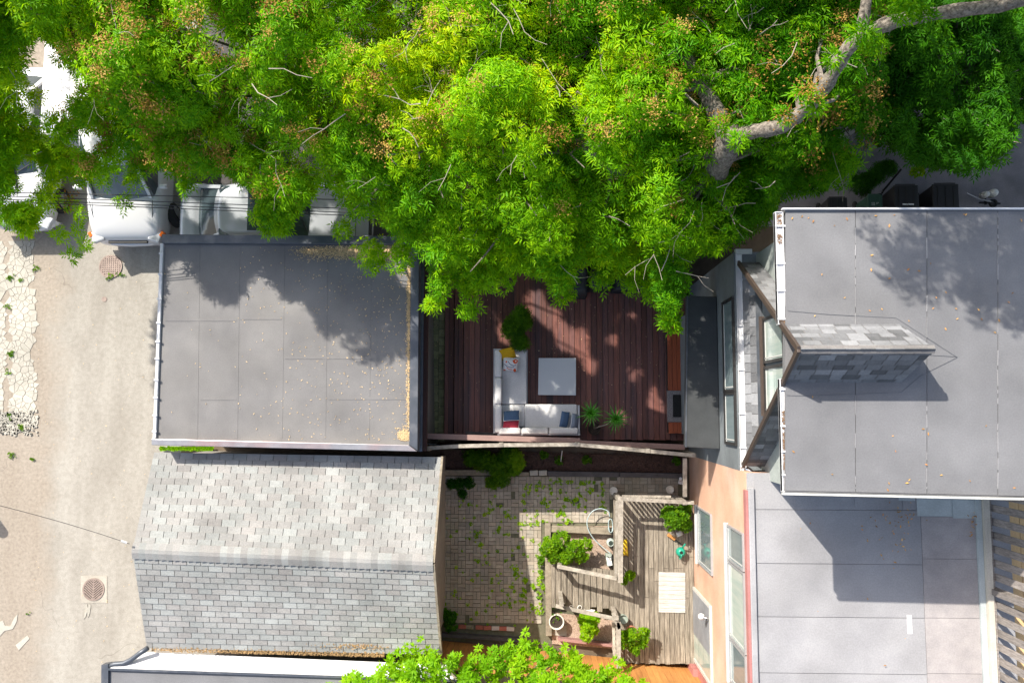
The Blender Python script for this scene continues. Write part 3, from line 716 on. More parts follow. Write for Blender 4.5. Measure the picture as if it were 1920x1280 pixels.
# gutters: channel with straps
def gutter(x0, x1, y0, y1, z, parent, straps, lab=None):
    g = obj('gutter', join(bb(x0, x1, y0, y1, z - .10, z - .012), bb(x0, x0 + .012, y0, y1, z - .09, z + .01), bb(x1 - .012, x1, y0, y1, z - .09, z + .01), bb(x0, x1, y0 - .012, y0, z - .1, z + .01), bb(x0, x1, y1, y1 + .012, z - .1, z + .01)), 'white_metal', parent, label=lab)
    for y in straps: obj('strap', bb(x0 - .01, x1 + .035, y - .014, y + .014, z + .011, z + .02), 'white_metal', g)
    return g
g1 = gutter(3.80, 3.925, 1.325, 3.10, 7.97, dh, (2.88, 2.28, 1.85, 1.40))
g2 = gutter(3.80, 3.925, -1.27, .455, 7.97, dh, (.30, -.27, -.66, -1.02))
def debris(y0, y1, n, x0, x1, z, par):
    scatter('gutter_debris', [Vector((random.uniform(x0, x1), random.uniform(y0, y1), z)) for _ in range(n)], (.012, .025), 'rust_debris', parent=par)
debris(2.85, 3.08, 60, 3.83, 3.9, 7.966, g1); debris(2.6, 2.75, 40, 3.83, 3.9, 7.966, g1); debris(-.95, .0, 130, 3.83, 3.86, 7.966, g2); debris(1.3, 1.4, 30, 3.83, 3.9, 7.966, g1)
gutter(3.905, 4.025, -1.42, 3.08, 5.03, dh, (2.5, 1.6, .75, -.1, -.75, -1.1))
obj('gutter_end_box', join(bb(3.90, 4.22, 3.0, 3.10, 4.95, 5.06)), 'frame_light', dh)
obj('downpipe', tube([(3.96, -1.12, 5.2), (4.1, -1.22, 5.2), (4.35, -1.2, 5.22)], .055, 10), 'chrome', dh, smooth=True)
obj('downpipe', tube([(4.35, -1.22, 5.22), (4.7, -1.38, 5.2), (5.0, -1.42, 5.5)], .045, 8), 'brown_trim', dh, smooth=True)
obj('roof_tie_box', bb(4.05, 4.3, -1.36, -1.22, 5.0, 5.12), 'flash_dark', dh)
# tall windows of the lower wall
for y0, y1 in ((.38, 2.12), (-.66, .27)):
    panew(y0, y1, 4.12, 4.90, X=HX, gl='glass_dim', t=.06)
# flat porch roof
pr = [P(1288, 554, 3.5), P(1350, 556, 3.5), P(1350, 842, 3.5), P(1285, 838, 3.5)]
px0, px1 = pr[0].x, HX
po = obj('porch_roof', prism([(p.x if i in (0, 3) else HX - .005, p.y) for i, p in enumerate(pr)], 3.3, 3.5), 'slab_black', dh, bevel=.02)
obj('porch_edge', join(beam((pr[0].x + .01, pr[0].y, 3.505), (pr[3].x + .01, pr[3].y, 3.505), .03, .02)), 'flash_dark', po)
obj('porch_wall', bb(pr[0].x + .3, HX, pr[3].y + .2, pr[0].y - .2, 0, 3.3), 'stucco_grey', dh)

# ------------------------------------------------------------------ salmon house
ph = thing('salmon_house', 'lower salmon stucco house with pale flat roll roof', 'house', (6, -5, 0))
zp = 5.55
obj('wall', bb(HX + .002, 8.2, -14, ys - .003, 0, zp - .05), 'stucco_salmon', ph)
obj('roof_core', bb(HX + .01, 8.62, -14, ys - .004, zp - .05, zp - .01), 'membrane_pale', ph)
yp = [940, 951, 1052, 1152, 1257, 1365, 1480]
ysl = [-1.185] + [P(1500, v + 4, zp).y for v in yp[1:]] + [-12, -14]
for i in range(len(ysl) - 1):
    obj('roof_sheet', bb(4.02, P(1731, 1100, zp).x, ysl[i] - .006, ysl[i + 1] + .006, zp - .009, zp + .004 + .003 * (i % 2)), 'membrane_pale', ph)
x1 = P(1731, 1100, zp).x; x2 = P(1834, 1100, zp).x
ysr = [-1.185] + [P(1780, v, zp).y for v in (968, 1047, 1158, 1262, 1370)] + [-12, -14]
for i in range(len(ysr) - 1):
    obj('roof_sheet', bb(x1 + .008, x2, ysr[i] - .004, ysr[i + 1] + .004, zp - .009, zp + .003), 'membrane_pink' if i else 'membrane_patch', ph)
for a_, b2, c_, d_ in ((1488, 930, 1598, 949), (1602, 932, 1690, 951), (1692, 936, 1716, 955)):
    p, q = P(a_, b_ := b2, zp), P(c_, d_, zp); obj('roof_patch', bb(p.x, q.x, q.y, p.y, zp + .006, zp + .014), 'membrane_pale', ph)
for u0, u1, v0, v1 in ((1684, 1715, 928, 938), (1718, 1783, 932, 967), (1785, 1830, 936, 971)):
    p, q = P(u0, v0, zp), P(u1, v1, zp); obj('roof_patch', bb(p.x, q.x, q.y, p.y, zp + .006, zp + .016), 'membrane_patch', ph)
obj('west_curb', bb(3.895, 4.005, -14, -1.45, zp - .04, zp + .06), 'membrane_pale', ph, bevel=.015)
obj('red_flashing', bb(3.845, 3.892, -14, -1.5, zp - .12, zp + .045), 'red_trim', ph)
p, q = P(1700, 1152, zp), P(1710, 1187, zp)
obj('white_tape', bb(p.x, q.x, q.y, p.y, zp + .008, zp + .014), 'label_white', ph)
obj('east_curb', bb(x2 + .004, x2 + .10, -14, -1.3, zp - .04, zp + .05), 'membrane_patch', ph)
obj('east_board', bb(x2 + .105, x2 + .21, -14, -1.3, zp - .03, zp + .12), 'wood_cream', ph)
# windows of the salmon wall
panew(-3.62, -2.36, 1.12, 2.55, X=HX, fr='frame_alu', gl='glass_dim', t=.035, parent=ph, lab='ground floor window reflecting the shrub')
for y0, y1, gl in ((-2.98, -2.36, 'glass_dim'), (-4.48, -3.08, 'glass_pale'), (-5.35, -4.58, 'glass_dim')):
    panew(y0, y1, 4.12, 5.28, X=HX, fr='frame_alu', gl=gl, t=.04, parent=ph)
obj('window_sill', bb(HX - .09, HX, -5.42, -2.3, 4.0, 4.07), 'frame_light', ph); obj('window_sill', bb(HX - .09, HX, -3.68, -2.3, 1.02, 1.08), 'frame_light', ph)
dr = obj('door', join(bb(HX - .05, HX + .02, -6.12, -6.05, .35, 2.3), bb(HX - .05, HX + .02, -4.42, -4.35, .35, 2.3), bb(HX - .051, HX + .021, -6.12, -4.35, 2.3, 2.37), bb(HX - .051, HX + .021, -6.12, -4.35, .3, .36)), 'frame_light', ph)
obj('pane', bb(HX - .03, HX - .01, -6.05, -4.42, .36, 2.3), 'glass_pale', dr)
obj('insect_screen', bb(HX - .045, HX - .034, -5.45, -4.42, .37, 2.29), 'screen_grey', dr)
wlmp = obj('wall_lamp', lathe((HX - .2, -4.62, 2.2), [(.01, -.08), (.06, -.05), (.075, .03), (.03, .08), (.005, .09)], 14), 'plastic_white', ph, smooth=True)
obj('lamp_arm', tube([(HX, -4.66, 2.28), (HX - .1, -4.63, 2.3), (HX - .19, -4.62, 2.27)], .015), 'chrome', wlmp)
obj('red_corner_board', join(bb(HX - .16, HX, -6.36, -6.18, 0, .9), bb(HX - .04, HX, -6.9, -6.18, .9, 2.6)), 'red_trim', ph)

# ------------------------------------------------------------------ roof terrace east of the salmon roof
rt = thing('picket_fence', 'weathered grey picket fence standing along the east edge of the pale roof', 'fence', (8.9, -4, zp))
y = -1.55; i = 0
xf = x2 + .27
obj('bottom_rail', bb(xf - .05, xf + .0, -8.5, -1.4, zp - .05, zp + .07), 'wood_picket', rt)
while y > -8.3:
    obj('picket', beam((xf + .025, y, zp + .02), (xf + .025 + random.uniform(-.01, .01), y + random.uniform(-.012, .012), zp + 1.9), .022, .135, up=(0, 1, 0)) if False else bb(xf + .005, xf + .03, y - .065, y + .065, zp + .02, zp + 1.9), 'wood_picket', rt)
    y -= .245; i += 1
obj('post', bb(xf - .1, xf - .005, -3.32, -3.22, zp, zp + 1.2), 'wood_picket', rt)
td = thing('roof_terrace', 'tan boarded terrace floor behind the grey pickets', 'terrace', (10, -4, 5))
for k in range(22):
    xx = xf + .06 + k * .205
    obj('board', bb(xx, xx + .197, -9, -1.4, 5.0, 5.3), 'wood_tan', td)

# ------------------------------------------------------------------ dark red deck
dz = .6
dk = thing('dark_deck', 'dark reddish brown wooden deck under the tree', 'deck', (1, 1.5, 0))
dx0, dx1 = P(869, 700, dz).x, P(1288, 700, dz).x; dy0 = P(1000, 824, dz).y; dy1 = 4.35
obj('deck_frame', bb(dx0 + .02, dx1, dy0 + .02, dy1, 0, dz - .04), 'frame_dark', dk)
nb = 40; pw = (dx1 - dx0) / nb
for i in range(nb):
    obj('board', bb(dx0 + i * pw + .006, dx0 + (i + 1) * pw - .006, dy0 + random.uniform(-.01, .01), dy1, dz - .03, dz + random.uniform(-.003, .003)), 'wood_dark', dk)
for k, (ua, ub, z) in enumerate(((852, 867, .42), (834, 849, .24))):
    a_, b2 = P(ua, 700, z).x, P(ub, 700, z).x; mid = (a_ + b2) / 2
    st = obj('step', bb(a_ + .01, b2, dy0 + .1 * k, dy1, 0, z - .035), 'frame_dark', dk)
    obj('board', bb(a_, mid - .006, dy0 + .1 * k, dy1, z - .03, z), 'wood_dark', st); obj('board', bb(mid + .006, b2 + .02, dy0 + .1 * k, dy1, z - .03, z), 'wood_dark', st)
# alley pavers
al = sheet('alley', [(P(797, 700).x, dy0 - .1), (P(836, 700).x, dy0 - .1), (P(836, 700).x, 4.6), (P(797, 700).x, 4.6)], .006, 'joint_soil')
ax = P(801, 700).x
pm = meshof('paver', box((0, 0, 0), (.138, .205, .05)), 'paver_moss')
for c_ in range(3):
    y = dy0 - .05 + (c_ % 2) * .1
    while y < 4.5:
        piece('paver', pm, al, (ax + .075 + c_ * .15, y + .1, .012 + random.uniform(-.006, .006)), Euler((0, 0, random.uniform(-.03, .03))).to_quaternion()); y += .222
# bench + grill counter
bx0, bx1 = P(1252, 700, .95).x, P(1287, 700, .95).x
bn = thing('built_in_bench', 'red brown board bench built along the east side of the deck', 'bench', ((bx0 + bx1) / 2, 1, dz))
y0, y1 = P(1265, 812, .95).y, P(1265, 604, .95).y
ga, gb = P(1270, 791, .98).y, P(1270, 732, .98).y
obj('bench_frame', bb(bx0 + .02, bx1, y0 + .02, y1 - .02, dz + .002, .92), 'frame_dark', bn)
for k in range(4):
    wv = (bx1 - bx0) / 4
    obj('board', bb(bx0 + k * wv + .004, bx0 + (k + 1) * wv - .004, gb + .004, y1, .92, .95), 'wood_red', bn)
    obj('board', bb(bx0 + k * wv + .004, bx0 + (k + 1) * wv - .004, y0, ga - .004, .92, .95), 'wood_red', bn)
gr = thing('grill', 'black grill plate set in a speckled granite surround at the bench end', 'grill', ((bx0 + bx1) / 2, (ga + gb) / 2, .9))
gx = P(1251, 760, .98).x
obj('granite_surround', join(bb(gx, gx + .14, ga, gb, .93, .985), bb(bx1 - .09, bx1, ga, gb, .93, .985), bb(gx + .14, bx1 - .09, ga, ga + .12, .93, .985), bb(gx + .14, bx1 - .09, gb - .10, gb, .93, .985)), 'granite', gr, bevel=.006)
obj('hot_plate', bb(gx + .145, bx1 - .095, ga + .125, gb - .105, .93, .97), 'black_metal', gr, bevel=.01)
obj('grate', join(*[bb(gx + .15 + q * .03, gx + .157 + q * .03, ga + .14, gb - .12, .971, .979) for q in range(7)]), 'black_metal', gr)
# table
def tabl():
    a_, b2, c_, d_ = P(1010, 671, 1.0), P(1080, 671, 1.0), P(1080, 741, 1.0), P(1009, 740, 1.0)
    t = thing('coffee_table', 'square pale grey coffee table in the middle of the dark deck', 'table', ((a_.x + c_.x) / 2, (a_.y + c_.y) / 2, dz))
    obj('tabletop', prism([a_.xy, b2.xy, c_.xy, d_.xy], .965, 1.0), 'table_grey', t, bevel=.006)
    for q in (a_, b2, c_, d_):
        x = q.x + (.05 if q.x < 0.6 else -.05); x = q.x * .9 + (a_.x + c_.x) / 2 * .1; y = q.y * .9 + (a_.y + c_.y) / 2 * .1
        obj('leg', bb(x - .025, x + .025, y - .025, y + .025, dz, .964), 'frame_alu', t)
tabl()
# sofa
sf = thing('corner_sofa', 'L shaped light grey outdoor corner sofa on the dark deck', 'sofa', (-.6, 0, dz))
def px2(u0, v0, u1, v1, z):
    p, q = P(u0, v0, z), P(u1, v1, z); return p.x, q.x, q.y, p.y
zs = 1.03; zb = 1.32
X0, X1, Y0, Y1 = px2(926, 654, 987, 757, zs)
A0 = P(925, 652, zb).x; A1 = P(938, 652, zb).x
yN = P(930, 653, zb).y; yS = P(1000, 816, zb).y; xE = P(1088, 790, zb).x
obj('frame', join(bb(A0, A1 + .02, P(930, 812, zb).y, yN, dz + .12, zb - .06), bb(A0, P(988, 700, .9).x + .02, yS + .02, P(0, 656, .9).y if False else yN, dz + .1, dz + .2), bb(A0 + .1, xE, yS, yS + .05, dz + .12, zb - .06), bb(A0, xE, yS, P(1000, 762, .9).y, dz + .101, dz + .201)), 'frame_alu', sf, bevel=.01)
obj('arm_rest', join(bb(xE - .05, xE, yS, P(1085, 759, zb).y, dz + .12, 1.2)), 'frame_alu', sf, bevel=.01)
obj('arm_rest', bb(A0, P(986, 655, 1.1).x, yN - .05, yN + .0, dz + .12, 1.12), 'frame_alu', sf, bevel=.01)
def cb(nm, u0, v0, u1, v1, z, th, bv=.035, lab=None):
    a_, b2, c_, d_ = px2(u0, v0, u1, v1, z)
    g_ = bb(a_ + .006, b2 - .006, c_ + .006, d_ - .006, z - th, z)
    o = obj(nm, g_, 'fabric_grey', sf, smooth=True, label=lab)
    md = o.modifiers.new('bevel', 'BEVEL'); md.width = bv; md.segments = 4
cb('seat_cushion', 940, 658, 988, 758, zs, .16); cb('seat_cushion', 938, 758, 984, 800, zs - .01, .16); cb('seat_cushion', 983, 757, 1083, 803, zs, .16)
for v0, v1 in ((655, 707), (707, 758), (758, 812)): cb('back_cushion', 927, v0, 941, v1, zb, .34, .05)
for u0, u1 in ((934, 977), (977, 1029), (1029, 1085)): cb('back_cushion', u0, 801, u1, 815, zb, .34, .05)
def pillow(name_m, u, v, z, w, h, ang, tilt, axis, label, piping=True):
    c = P(u, v, z); rot = Euler((0, 0, R(ang))).to_quaternion() @ Euler((R(tilt) if axis == 'x' else 0, R(tilt) if axis == 'y' else 0, 0)).to_quaternion()
    t = thing('throw_pillow', label, 'cushion', c)
    obj('cover', cushion(c, w, h, .15, rot), name_m, t, smooth=True)
    if piping:
        n = 12; pts = []
        for (sx, sy, ex, ey) in ((-1, -1, 1, -1), (1, -1, 1, 1), (1, 1, -1, 1), (-1, 1, -1, -1)):
            for q in range(n):
                s = q / n; x = sx + (ex - sx) * s; y = sy + (ey - sy) * s; pl = 1 - .06 * (1 - (y if abs(sx - ex) < .1 else x) ** 2)
                if abs(sy - ey) < .1: y *= pl
                else: x *= pl
                pts.append(c + rot @ Vector((x * w / 2, y * h / 2, 0)))
        pts.append(pts[0]); obj('piping', tube(pts, .006, 6, cap=False), 'fabric_white', t)
    return t, c, rot
pillow('fabric_yellow', 952, 663, 1.22, .38, .38, 14, 50, 'x', 'mustard yellow cushion leaning in the north corner of the sofa', False)
t, c, rot = pillow('fabric_white', 957, 683, 1.17, .38, .36, -6, 22, 'x', 'white cushion with orange and navy abstract print on the sofa', False)
for (x, y, rx, ry, m_) in ((.11, .11, .065, .05, 'print_orange'), (-.1, .08, .022, .025, 'print_orange'), (.12, -.12, .035, .055, 'print_orange'), (-.13, -.14, .035, .02, 'print_orange')):
    pts = [c + rot @ Vector((x + rx * math.cos(q / 12 * 6.283) * random.uniform(.75, 1.1), y + ry * math.sin(q / 12 * 6.283) * random.uniform(.75, 1.1), .0735)) for q in range(12)]
    for i_, q in enumerate(pts):
        lp = rot.inverted() @ (q - c); u_, v_ = min(.95, abs(lp.x) / .19), min(.95, abs(lp.y) / .18)
        lp.z = .075 * ((1 - u_ ** 4) * (1 - v_ ** 4)) ** .55 + .004; pts[i_] = c + rot @ lp
    obj('print_shape', (pts, [tuple(range(12))]), m_, t)
for arc, m_ in (([(-.06, .10), (0, .03), (.08, 0), (.14, .02)], 'print_navy'), ([(-.08, -.06), (-.02, -.10), (.06, -.10)], 'print_orange'), ([(-.15, .02), (-.08, -.03), (0, -.05), (.1, -.04)], 'print_navy')):
    pts = []
    for x, y in arc: pts.append(c + rot @ Vector((x, y, .075 * ((1 - (abs(x) / .19) ** 4) * (1 - (abs(y) / .18) ** 4)) ** .55 + .002)))
    obj('print_stroke', tube(pts, .008, 5), m_, t)
pillow('fabric_blue', 959, 779, 1.22, .40, .30, 3, -38, 'x', 'dark blue cushion just north of the red one at the sofa corner')
pillow('fabric_red', 958, 794, 1.2, .40, .26, -4, -30, 'x', 'raspberry red cushion with pale piping at the sofa corner')
pillow('fabric_blue', 1058, 786, 1.18, .24, .40, -10, 30, 'y', 'denim blue cushion leaning near the east end of the sofa')
pillow('fabric_slate', 1077, 789, 1.22, .22, .38, -6, 44, 'y', 'grey blue cushion tucked against the east arm of the sofa')
# covered things at the deck's north side
for (u0, u1, v0, v1, z, lab) in ((1062, 1102, 470, 551, 1.4, 'tall item under a black rain cover with one square corner showing below the leaves'), (1104, 1145, 500, 540, 1.25, 'second lower item under crumpled black cover east of the first'),
                                  (1150, 1225, 515, 544, 1.1, 'long low item under a black cover beneath the drooping branches')):
    a_, b2, c_, d_ = px2(u0, v0, u1, v1, z)
    pts_x = np.linspace(a_, b2, 9); pts_y = np.linspace(c_, d_, 9)
    V = [Vector((x, y, z + random.uniform(-.04, .02) - (.09 if i in (0, 8) or j in (0, 8) else 0))) for i, x in enumerate(pts_x) for j, y in enumerate(pts_y)]
    Fc = [(i * 9 + j, (i + 1) * 9 + j, (i + 1) * 9 + j + 1, i * 9 + j + 1) for i in range(8) for j in range(8)]
    ring = [i * 9 for i in range(9)] + [72 + j for j in range(1, 9)] + [i * 9 + 8 for i in range(7, -1, -1)] + [j for j in range(7, 0, -1)]
    k0 = len(V)
    for q in ring: V.append(Vector((V[q].x + (V[q].x - (a_ + b2) / 2) * random.uniform(.0, .08), V[q].y + (V[q].y - (c_ + d_) / 2) * random.uniform(0, .08), dz + .002)))
    Fc += [(ring[i], k0 + i, k0 + (i + 1) % len(ring), ring[(i + 1) % len(ring)]) for i in range(len(ring))]
    solo('covered_furniture', (V, Fc), 'black_cover', lab, 'covered furniture', smooth=True)

# ------------------------------------------------------------------ fences round the deck
ft = thing('deck_parapet', 'reddish flat topped boarded parapet on the south side of the deck', 'fence', (1, -.9, 0))
z = 1.75
for (a_, b2) in (((793, 817), (1088, 826)), ((1088, 830), (1284, 838))):
    p, q = P(*a_, z), P(*b2, z); obj('top_board', beam(p, q, .125, .035), 'wood_cap', ft)
    n = int((q - p).length / .15)
    for k in range(n):
        c_ = p.lerp(q, (k + .5) / n); obj('board', bb(c_.x - .07, c_.x + .07, c_.y - .012, c_.y + .012, .05, z - .02), 'wood_dark', ft)
obj('end_block', beam(P(874, 812, .9), P(928, 815, .9), .10, .08), 'wood_timber_dark', ft)
gf = thing('garden_fence', 'weathered grey fence with jointed round top rail between deck and garden', 'fence', (1, -1.1, 0))
z = 2.0
pth = [(800, 840), (860, 836), (940, 834), (1080, 833), (1150, 839), (1215, 845), (1305, 854)]
for q0, q1 in zip(pth, pth[1:]):
    a_, b2 = P(*q0, z), P(*q1, z)
    obj('top_rail', beam(a_, b2, .085, .06), 'wood_rail', gf)
    n = int((b2 - a_).length / .13)
    for k in range(n):
        c_ = a_.lerp(b2, (k + .5) / n); obj('board', bb(c_.x - .064, c_.x + .064, c_.y - .009, c_.y + .009, .02, z - .03), 'wood_timber_dark', gf)
for q in ((802, 841), (939, 834), (1083, 833), (1215, 845), (1300, 853)):
    p = P(*q, z + .05); obj('post', bb(p.x - .05, p.x + .05, p.y - .05, p.y + .05, 0, z + .05), 'wood_rail', gf, bevel=.008)
sr = P(1284, 858, 1.9); sq = P(1284, 930, 1.5)
obj('side_rail', beam(sr, sq, .09, .06), 'wood_rail', gf)
tag(obj('loose_cable', tube([P(793, 831, 1.2), P(815, 833, 1.25), P(838, 838, 1.3), P(900, 838, 1.32), P(1010, 832, 1.3)], .006), 'hose_plastic'), 'thin pale cable lying along the fence by the garage corner', 'cable')

# ------------------------------------------------------------------ garden bed, patio
bed = sheet('garden_bed', [P(826, 843).xy, P(1284, 856).xy, P(1284, 888).xy, P(826, 886).xy], .05, 'mulch')
g = [box((random.uniform(-2.3, 3.8), random.uniform(-1.65, -1.12), .055), (random.uniform(.02, .06), random.uniform(.01, .025), .012), random.uniform(0, 3)) for _ in range(1500)]
obj('bark_chips', join(*g), 'mulch', bed, kind='stuff')
te = thing('timber_edging', 'timber sleepers edging the garden bed, pale at west and black at east', 'edging', (1, -1.7, 0))
for a_, b2, m_, wv in (((826, 885), (912, 885), 'wood_timber', .13), ((912, 886), (992, 888), 'wood_timber', .10), ((1027, 887), (1160, 889), 'wood_timber_dark', .13), ((1161, 889), (1280, 891), 'wood_timber_dark', .12)):
    obj('sleeper', beam(P(*a_, .12), P(*b2, .12), wv, .2), m_, te, bevel=.01)
for u in (1001, 1018):
    p = P(u, 886, .14); solo('pale_stone', box(p, (.21, .13, .14), .05), 'concrete_white', 'white block in the bed edging, ' + ('the western one of a pair' if u < 1010 else 'the eastern one of a pair, beside the black sleeper'), 'stone block', bevel=.012)
pa = sheet('patio', [P(818, 890).xy, P(1290, 892).xy, P(1290, 1215).xy, P(818, 1200).xy], .01, 'joint_soil')
pcells = []
U = .192; xp0 = P(832, 900).x; yp0 = P(900, 892).y; yEnd = P(900, 1180).y; xEnd = P(1024, 1000).x; xFar = P(1282, 900).x
nx = int((xFar - xp0) / U); ny = int((yp0 - yEnd) / U)
for i in range(nx):
    for j in range(ny):
        cx, cy = xp0 + (i + .5) * U, yp0 - (j + .5) * U
        u, v_ = pix((cx, cy, 0))
        if u > 1022 and v_ > 985: continue
        if u > 1140 and v_ > 940: continue
        if (i + j) % 2: pcells += [(cx - U / 4, cy, 0), (cx + U / 4, cy, 0)]
        else: pcells += [(cx, cy - U / 4, 1), (cx, cy + U / 4, 1)]
pvm = meshof('paver', (lambda g_: g_)(box((0, 0, 0), (U / 2 - .009, U - .009, .05))), 'paver')
pcells.sort(key=lambda q: q[0] ** 2 + q[1] ** 2); gg = []
for k, (x, y, o_) in enumerate(pcells):
    if random.random() < .012: continue
    dzp = random.uniform(-.005, .005); rz = o_ * math.pi / 2 + random.uniform(-.035, .035); ti = Euler((random.uniform(-.02, .02), random.uniform(-.02, .02), rz)).to_quaternion()
    if k < 300: piece('paver', pvm, pa, (x, y, .012 + dzp), ti)
    else: gg.append(box((x, y, .012 + dzp), (U / 2 - .009, U - .009, .05), rot=ti))
obj('paver_rest', join(*gg), 'paver', pa, kind='stuff')
# red/pale brick edging
be = thing('brick_edging', 'row of red and pale bricks on the south edge of the patio', 'edging', P(920, 1182))
xs_ = [(867, 'brick_red'), (881, 'wood_timber'), (899, 'brick_red'), (914, 'brick_red'), (929, 'brick_pale'), (943, 'brick_red'), (957, 'brick_pale')]
for u, m_ in xs_: obj('brick', box(P(u, 1174 + (u - 867) * .045, .05), (.19, .095, .07), random.uniform(-.06, .06)), m_, be, bevel=.006)
pl = solo('kerb_board', beam(P(820, 1188, .12), P(975, 1198, .12), .09, .16), 'wood_timber_dark', 'long dark mossy kerb board on the south side of the patio', 'edging')
# ------------------------------------------------------------------ raised beds beside the grey deck
sheet('pebble_bed', [P(1035, 985).xy, P(1152, 985).xy, P(1152, 1070).xy, P(1035, 1070).xy], .055, 'pebble')
sheet('lower_bed', [P(1035, 1146).xy, P(1158, 1160).xy, P(1158, 1215).xy, P(1035, 1205).xy], .055, 'pebble')
se = thing('bed_sleepers', 'brown timber sleepers boxing in the two pebble beds', 'edging', (.6, -3.8, 0))
obj('sleeper', beam(P(1027, 980, .14), P(1029, 1190, .14), .15, .18), 'wood_timber', se, bevel=.01)
obj('sleeper', beam(P(1034, 990, .16), P(1150, 995, .16), .16, .18), 'wood_timber', se, bevel=.01)
obj('sleeper', beam(P(1046, 1196, .16), P(1148, 1208, .16), .07, .22), 'mauve_board', se, bevel=.01, label='faded mauve painted board')
obj('paving_slab', prism([P(1036, 1168).xy, P(1062, 1170).xy, P(1062, 1190).xy, P(1034, 1188).xy], .05, .09), 'concrete_pale', se)
# ------------------------------------------------------------------ grey deck
gd = thing('grey_deck', 'weathered grey plank deck by the salmon wall with a plank ramp', 'deck', (2.8, -4.3, 0))
zd = .45; gx0 = P(1150, 1000, zd).x; gx1 = HX - .008; gy0 = P(1200, 1243, zd).y; gy1 = P(1200, 937, zd).y
obj('deck_frame', bb(gx0 + .02, gx1 - .02, gy0 + .05, gy1 - .03, 0, zd - .04), 'frame_dark', gd)
nb = 16; pw = (gx1 - gx0) / nb
for i in range(nb):
    cut = gy1 + (gy0 - gy1) * random.choice((.35, .42, .5, .6, .42))
    a_, b2 = gx0 + i * pw + .005, gx0 + (i + 1) * pw - .005
    e0 = gy0 + random.uniform(-.015, .015)
    obj('plank', bb(a_, b2, cut + .004, gy1, zd - .03, zd + random.uniform(-.004, .004)), 'wood_grey', gd)
    obj('plank', bb(a_, b2, e0, cut - .004, zd - .03, zd + random.uniform(-.004, .004)), 'wood_grey', gd)
us = [1026, 1041, 1052, 1063, 1073, 1085, 1095, 1107, 1119, 1130, 1142, 1152]
for i in range(len(us) - 1):
    z = .22 + .19 * i / (len(us) - 2); top = 1056 + (us[i] - 1040) * .115; bot = 1133 + (us[i] - 1040) * .10 + random.uniform(-4, 7)
    obj('ramp_plank', prism([P(us[i] + .6, top, z).xy, P(us[i + 1] - .6, top + 1, z).xy, P(us[i + 1] - .6, bot, z).xy, P(us[i] + .6, bot, z).xy], z - .035, z + random.uniform(-.006, .006)), 'wood_grey', gd)
obj('ramp_frame', prism([P(1040, 1062, .15).xy, P(1150, 1072, .15).xy, P(1150, 1128, .15).xy, P(1040, 1120, .15).xy], 0, .16), 'frame_dark', gd)
mt = thing('door_mat', 'white striped slatted mat on the grey deck before the door', 'mat', P(1260, 1110, zd))
for k in range(9):
    v0 = 1072 + k * 8.4; obj('slat', prism([P(1235, v0, zd + .02).xy, P(1285, v0 + 1, zd + .02).xy, P(1285, v0 + 8.9, zd + .02).xy, P(1235, v0 + 7.9, zd + .02).xy], zd + .006, zd + .022), 'wood_white', mt)
# railings
def railing(label, posts, rails, balus, z=1.35):
    c_ = P(*posts[0], 0); t = thing('deck_railing', label, 'railing', (c_.x, c_.y, 0))
    for q in posts:
        p = P(*q, z); obj('post', bb(p.x - .05, p.x + .05, p.y - .05, p.y + .05, 0, z + .02), 'wood_rail', t, bevel=.006)
    for a_, b2, za, zb_, wv in rails: obj('rail', beam(P(*a_, za), P(*b2, zb_), wv, .05), 'wood_rail', t, bevel=.006)
    for a_, b2, z0, z1, n in balus:
        p, q = P(*a_, z1), P(*b2, z1)
        for k in range(n):
            c2 = p.lerp(q, (k + .5) / n); obj('baluster', bb(c2.x - .019, c2.x + .019, c2.y - .019, c2.y + .019, z0, z1 - .03), 'wood_rail', t)
    return t
railing('grey railing enclosing the deck corner north and west', [(1163, 937), (1164, 1048), (1163, 1086), (1284, 942)],
        [((1164, 930), (1163, 1092), 1.35, 1.35, .12), ((1157, 938), (1155, 1080), 1.22, 1.22, .07), ((1168, 935), (1301, 942), 1.35, 1.35, .09), ((1166, 930), (1258, 931), 1.2, 1.2, .06)],
        [((1160, 945), (1160, 1080), .45, 1.2, 15), ((1172, 934), (1280, 939), .45, 1.2, 12)])
railing('sloping grey handrail on the north side of the ramp', [(1050, 1064)], [((1045, 1061), (1157, 1084), .95, 1.3, .09)], [], z=.9)
railing('lower grey handrail with crossed rails south of the ramp', [(1053, 1132), (1156, 1158), (1160, 1240)],
        [((1042, 1135), (1156, 1160), .95, 1.3, .09), ((1150, 1148), (1162, 1178), 1.3, 1.3, .10), ((1160, 1165), (1160, 1252), 1.3, 1.3, .10), ((1150, 1165), (1152, 1235), .9, .9, .07)],
        [((1157, 1175), (1158, 1240), .45, 1.2, 7)])
# orange fence to the south
of = thing('orange_fence', 'fresh orange cedar board fence south of the patio', 'fence', (1, -6.1, 0))
a_, b2 = P(822, 1199), P(1300, 1247); n = int((b2 - a_).length / .142)
for k in range(n):
    p, q = a_.lerp(b2, (k + .02) / n), a_.lerp(b2, (k + .98) / n); obj('board', beam((p.x, p.y, .95), (q.x, q.y, .95), .02, 1.8), 'wood_orange', of)
obj('cap_rail', beam((a_.x, a_.y - .02, 1.88), (b2.x, b2.y - .02, 1.88), .1, .04), 'wood_orange', of)
sheet('south_yard', [(-2.1, -6.3), (3.8, -6.9), (3.8, -14), (-2.1, -14)], .006, 'concrete_pale')
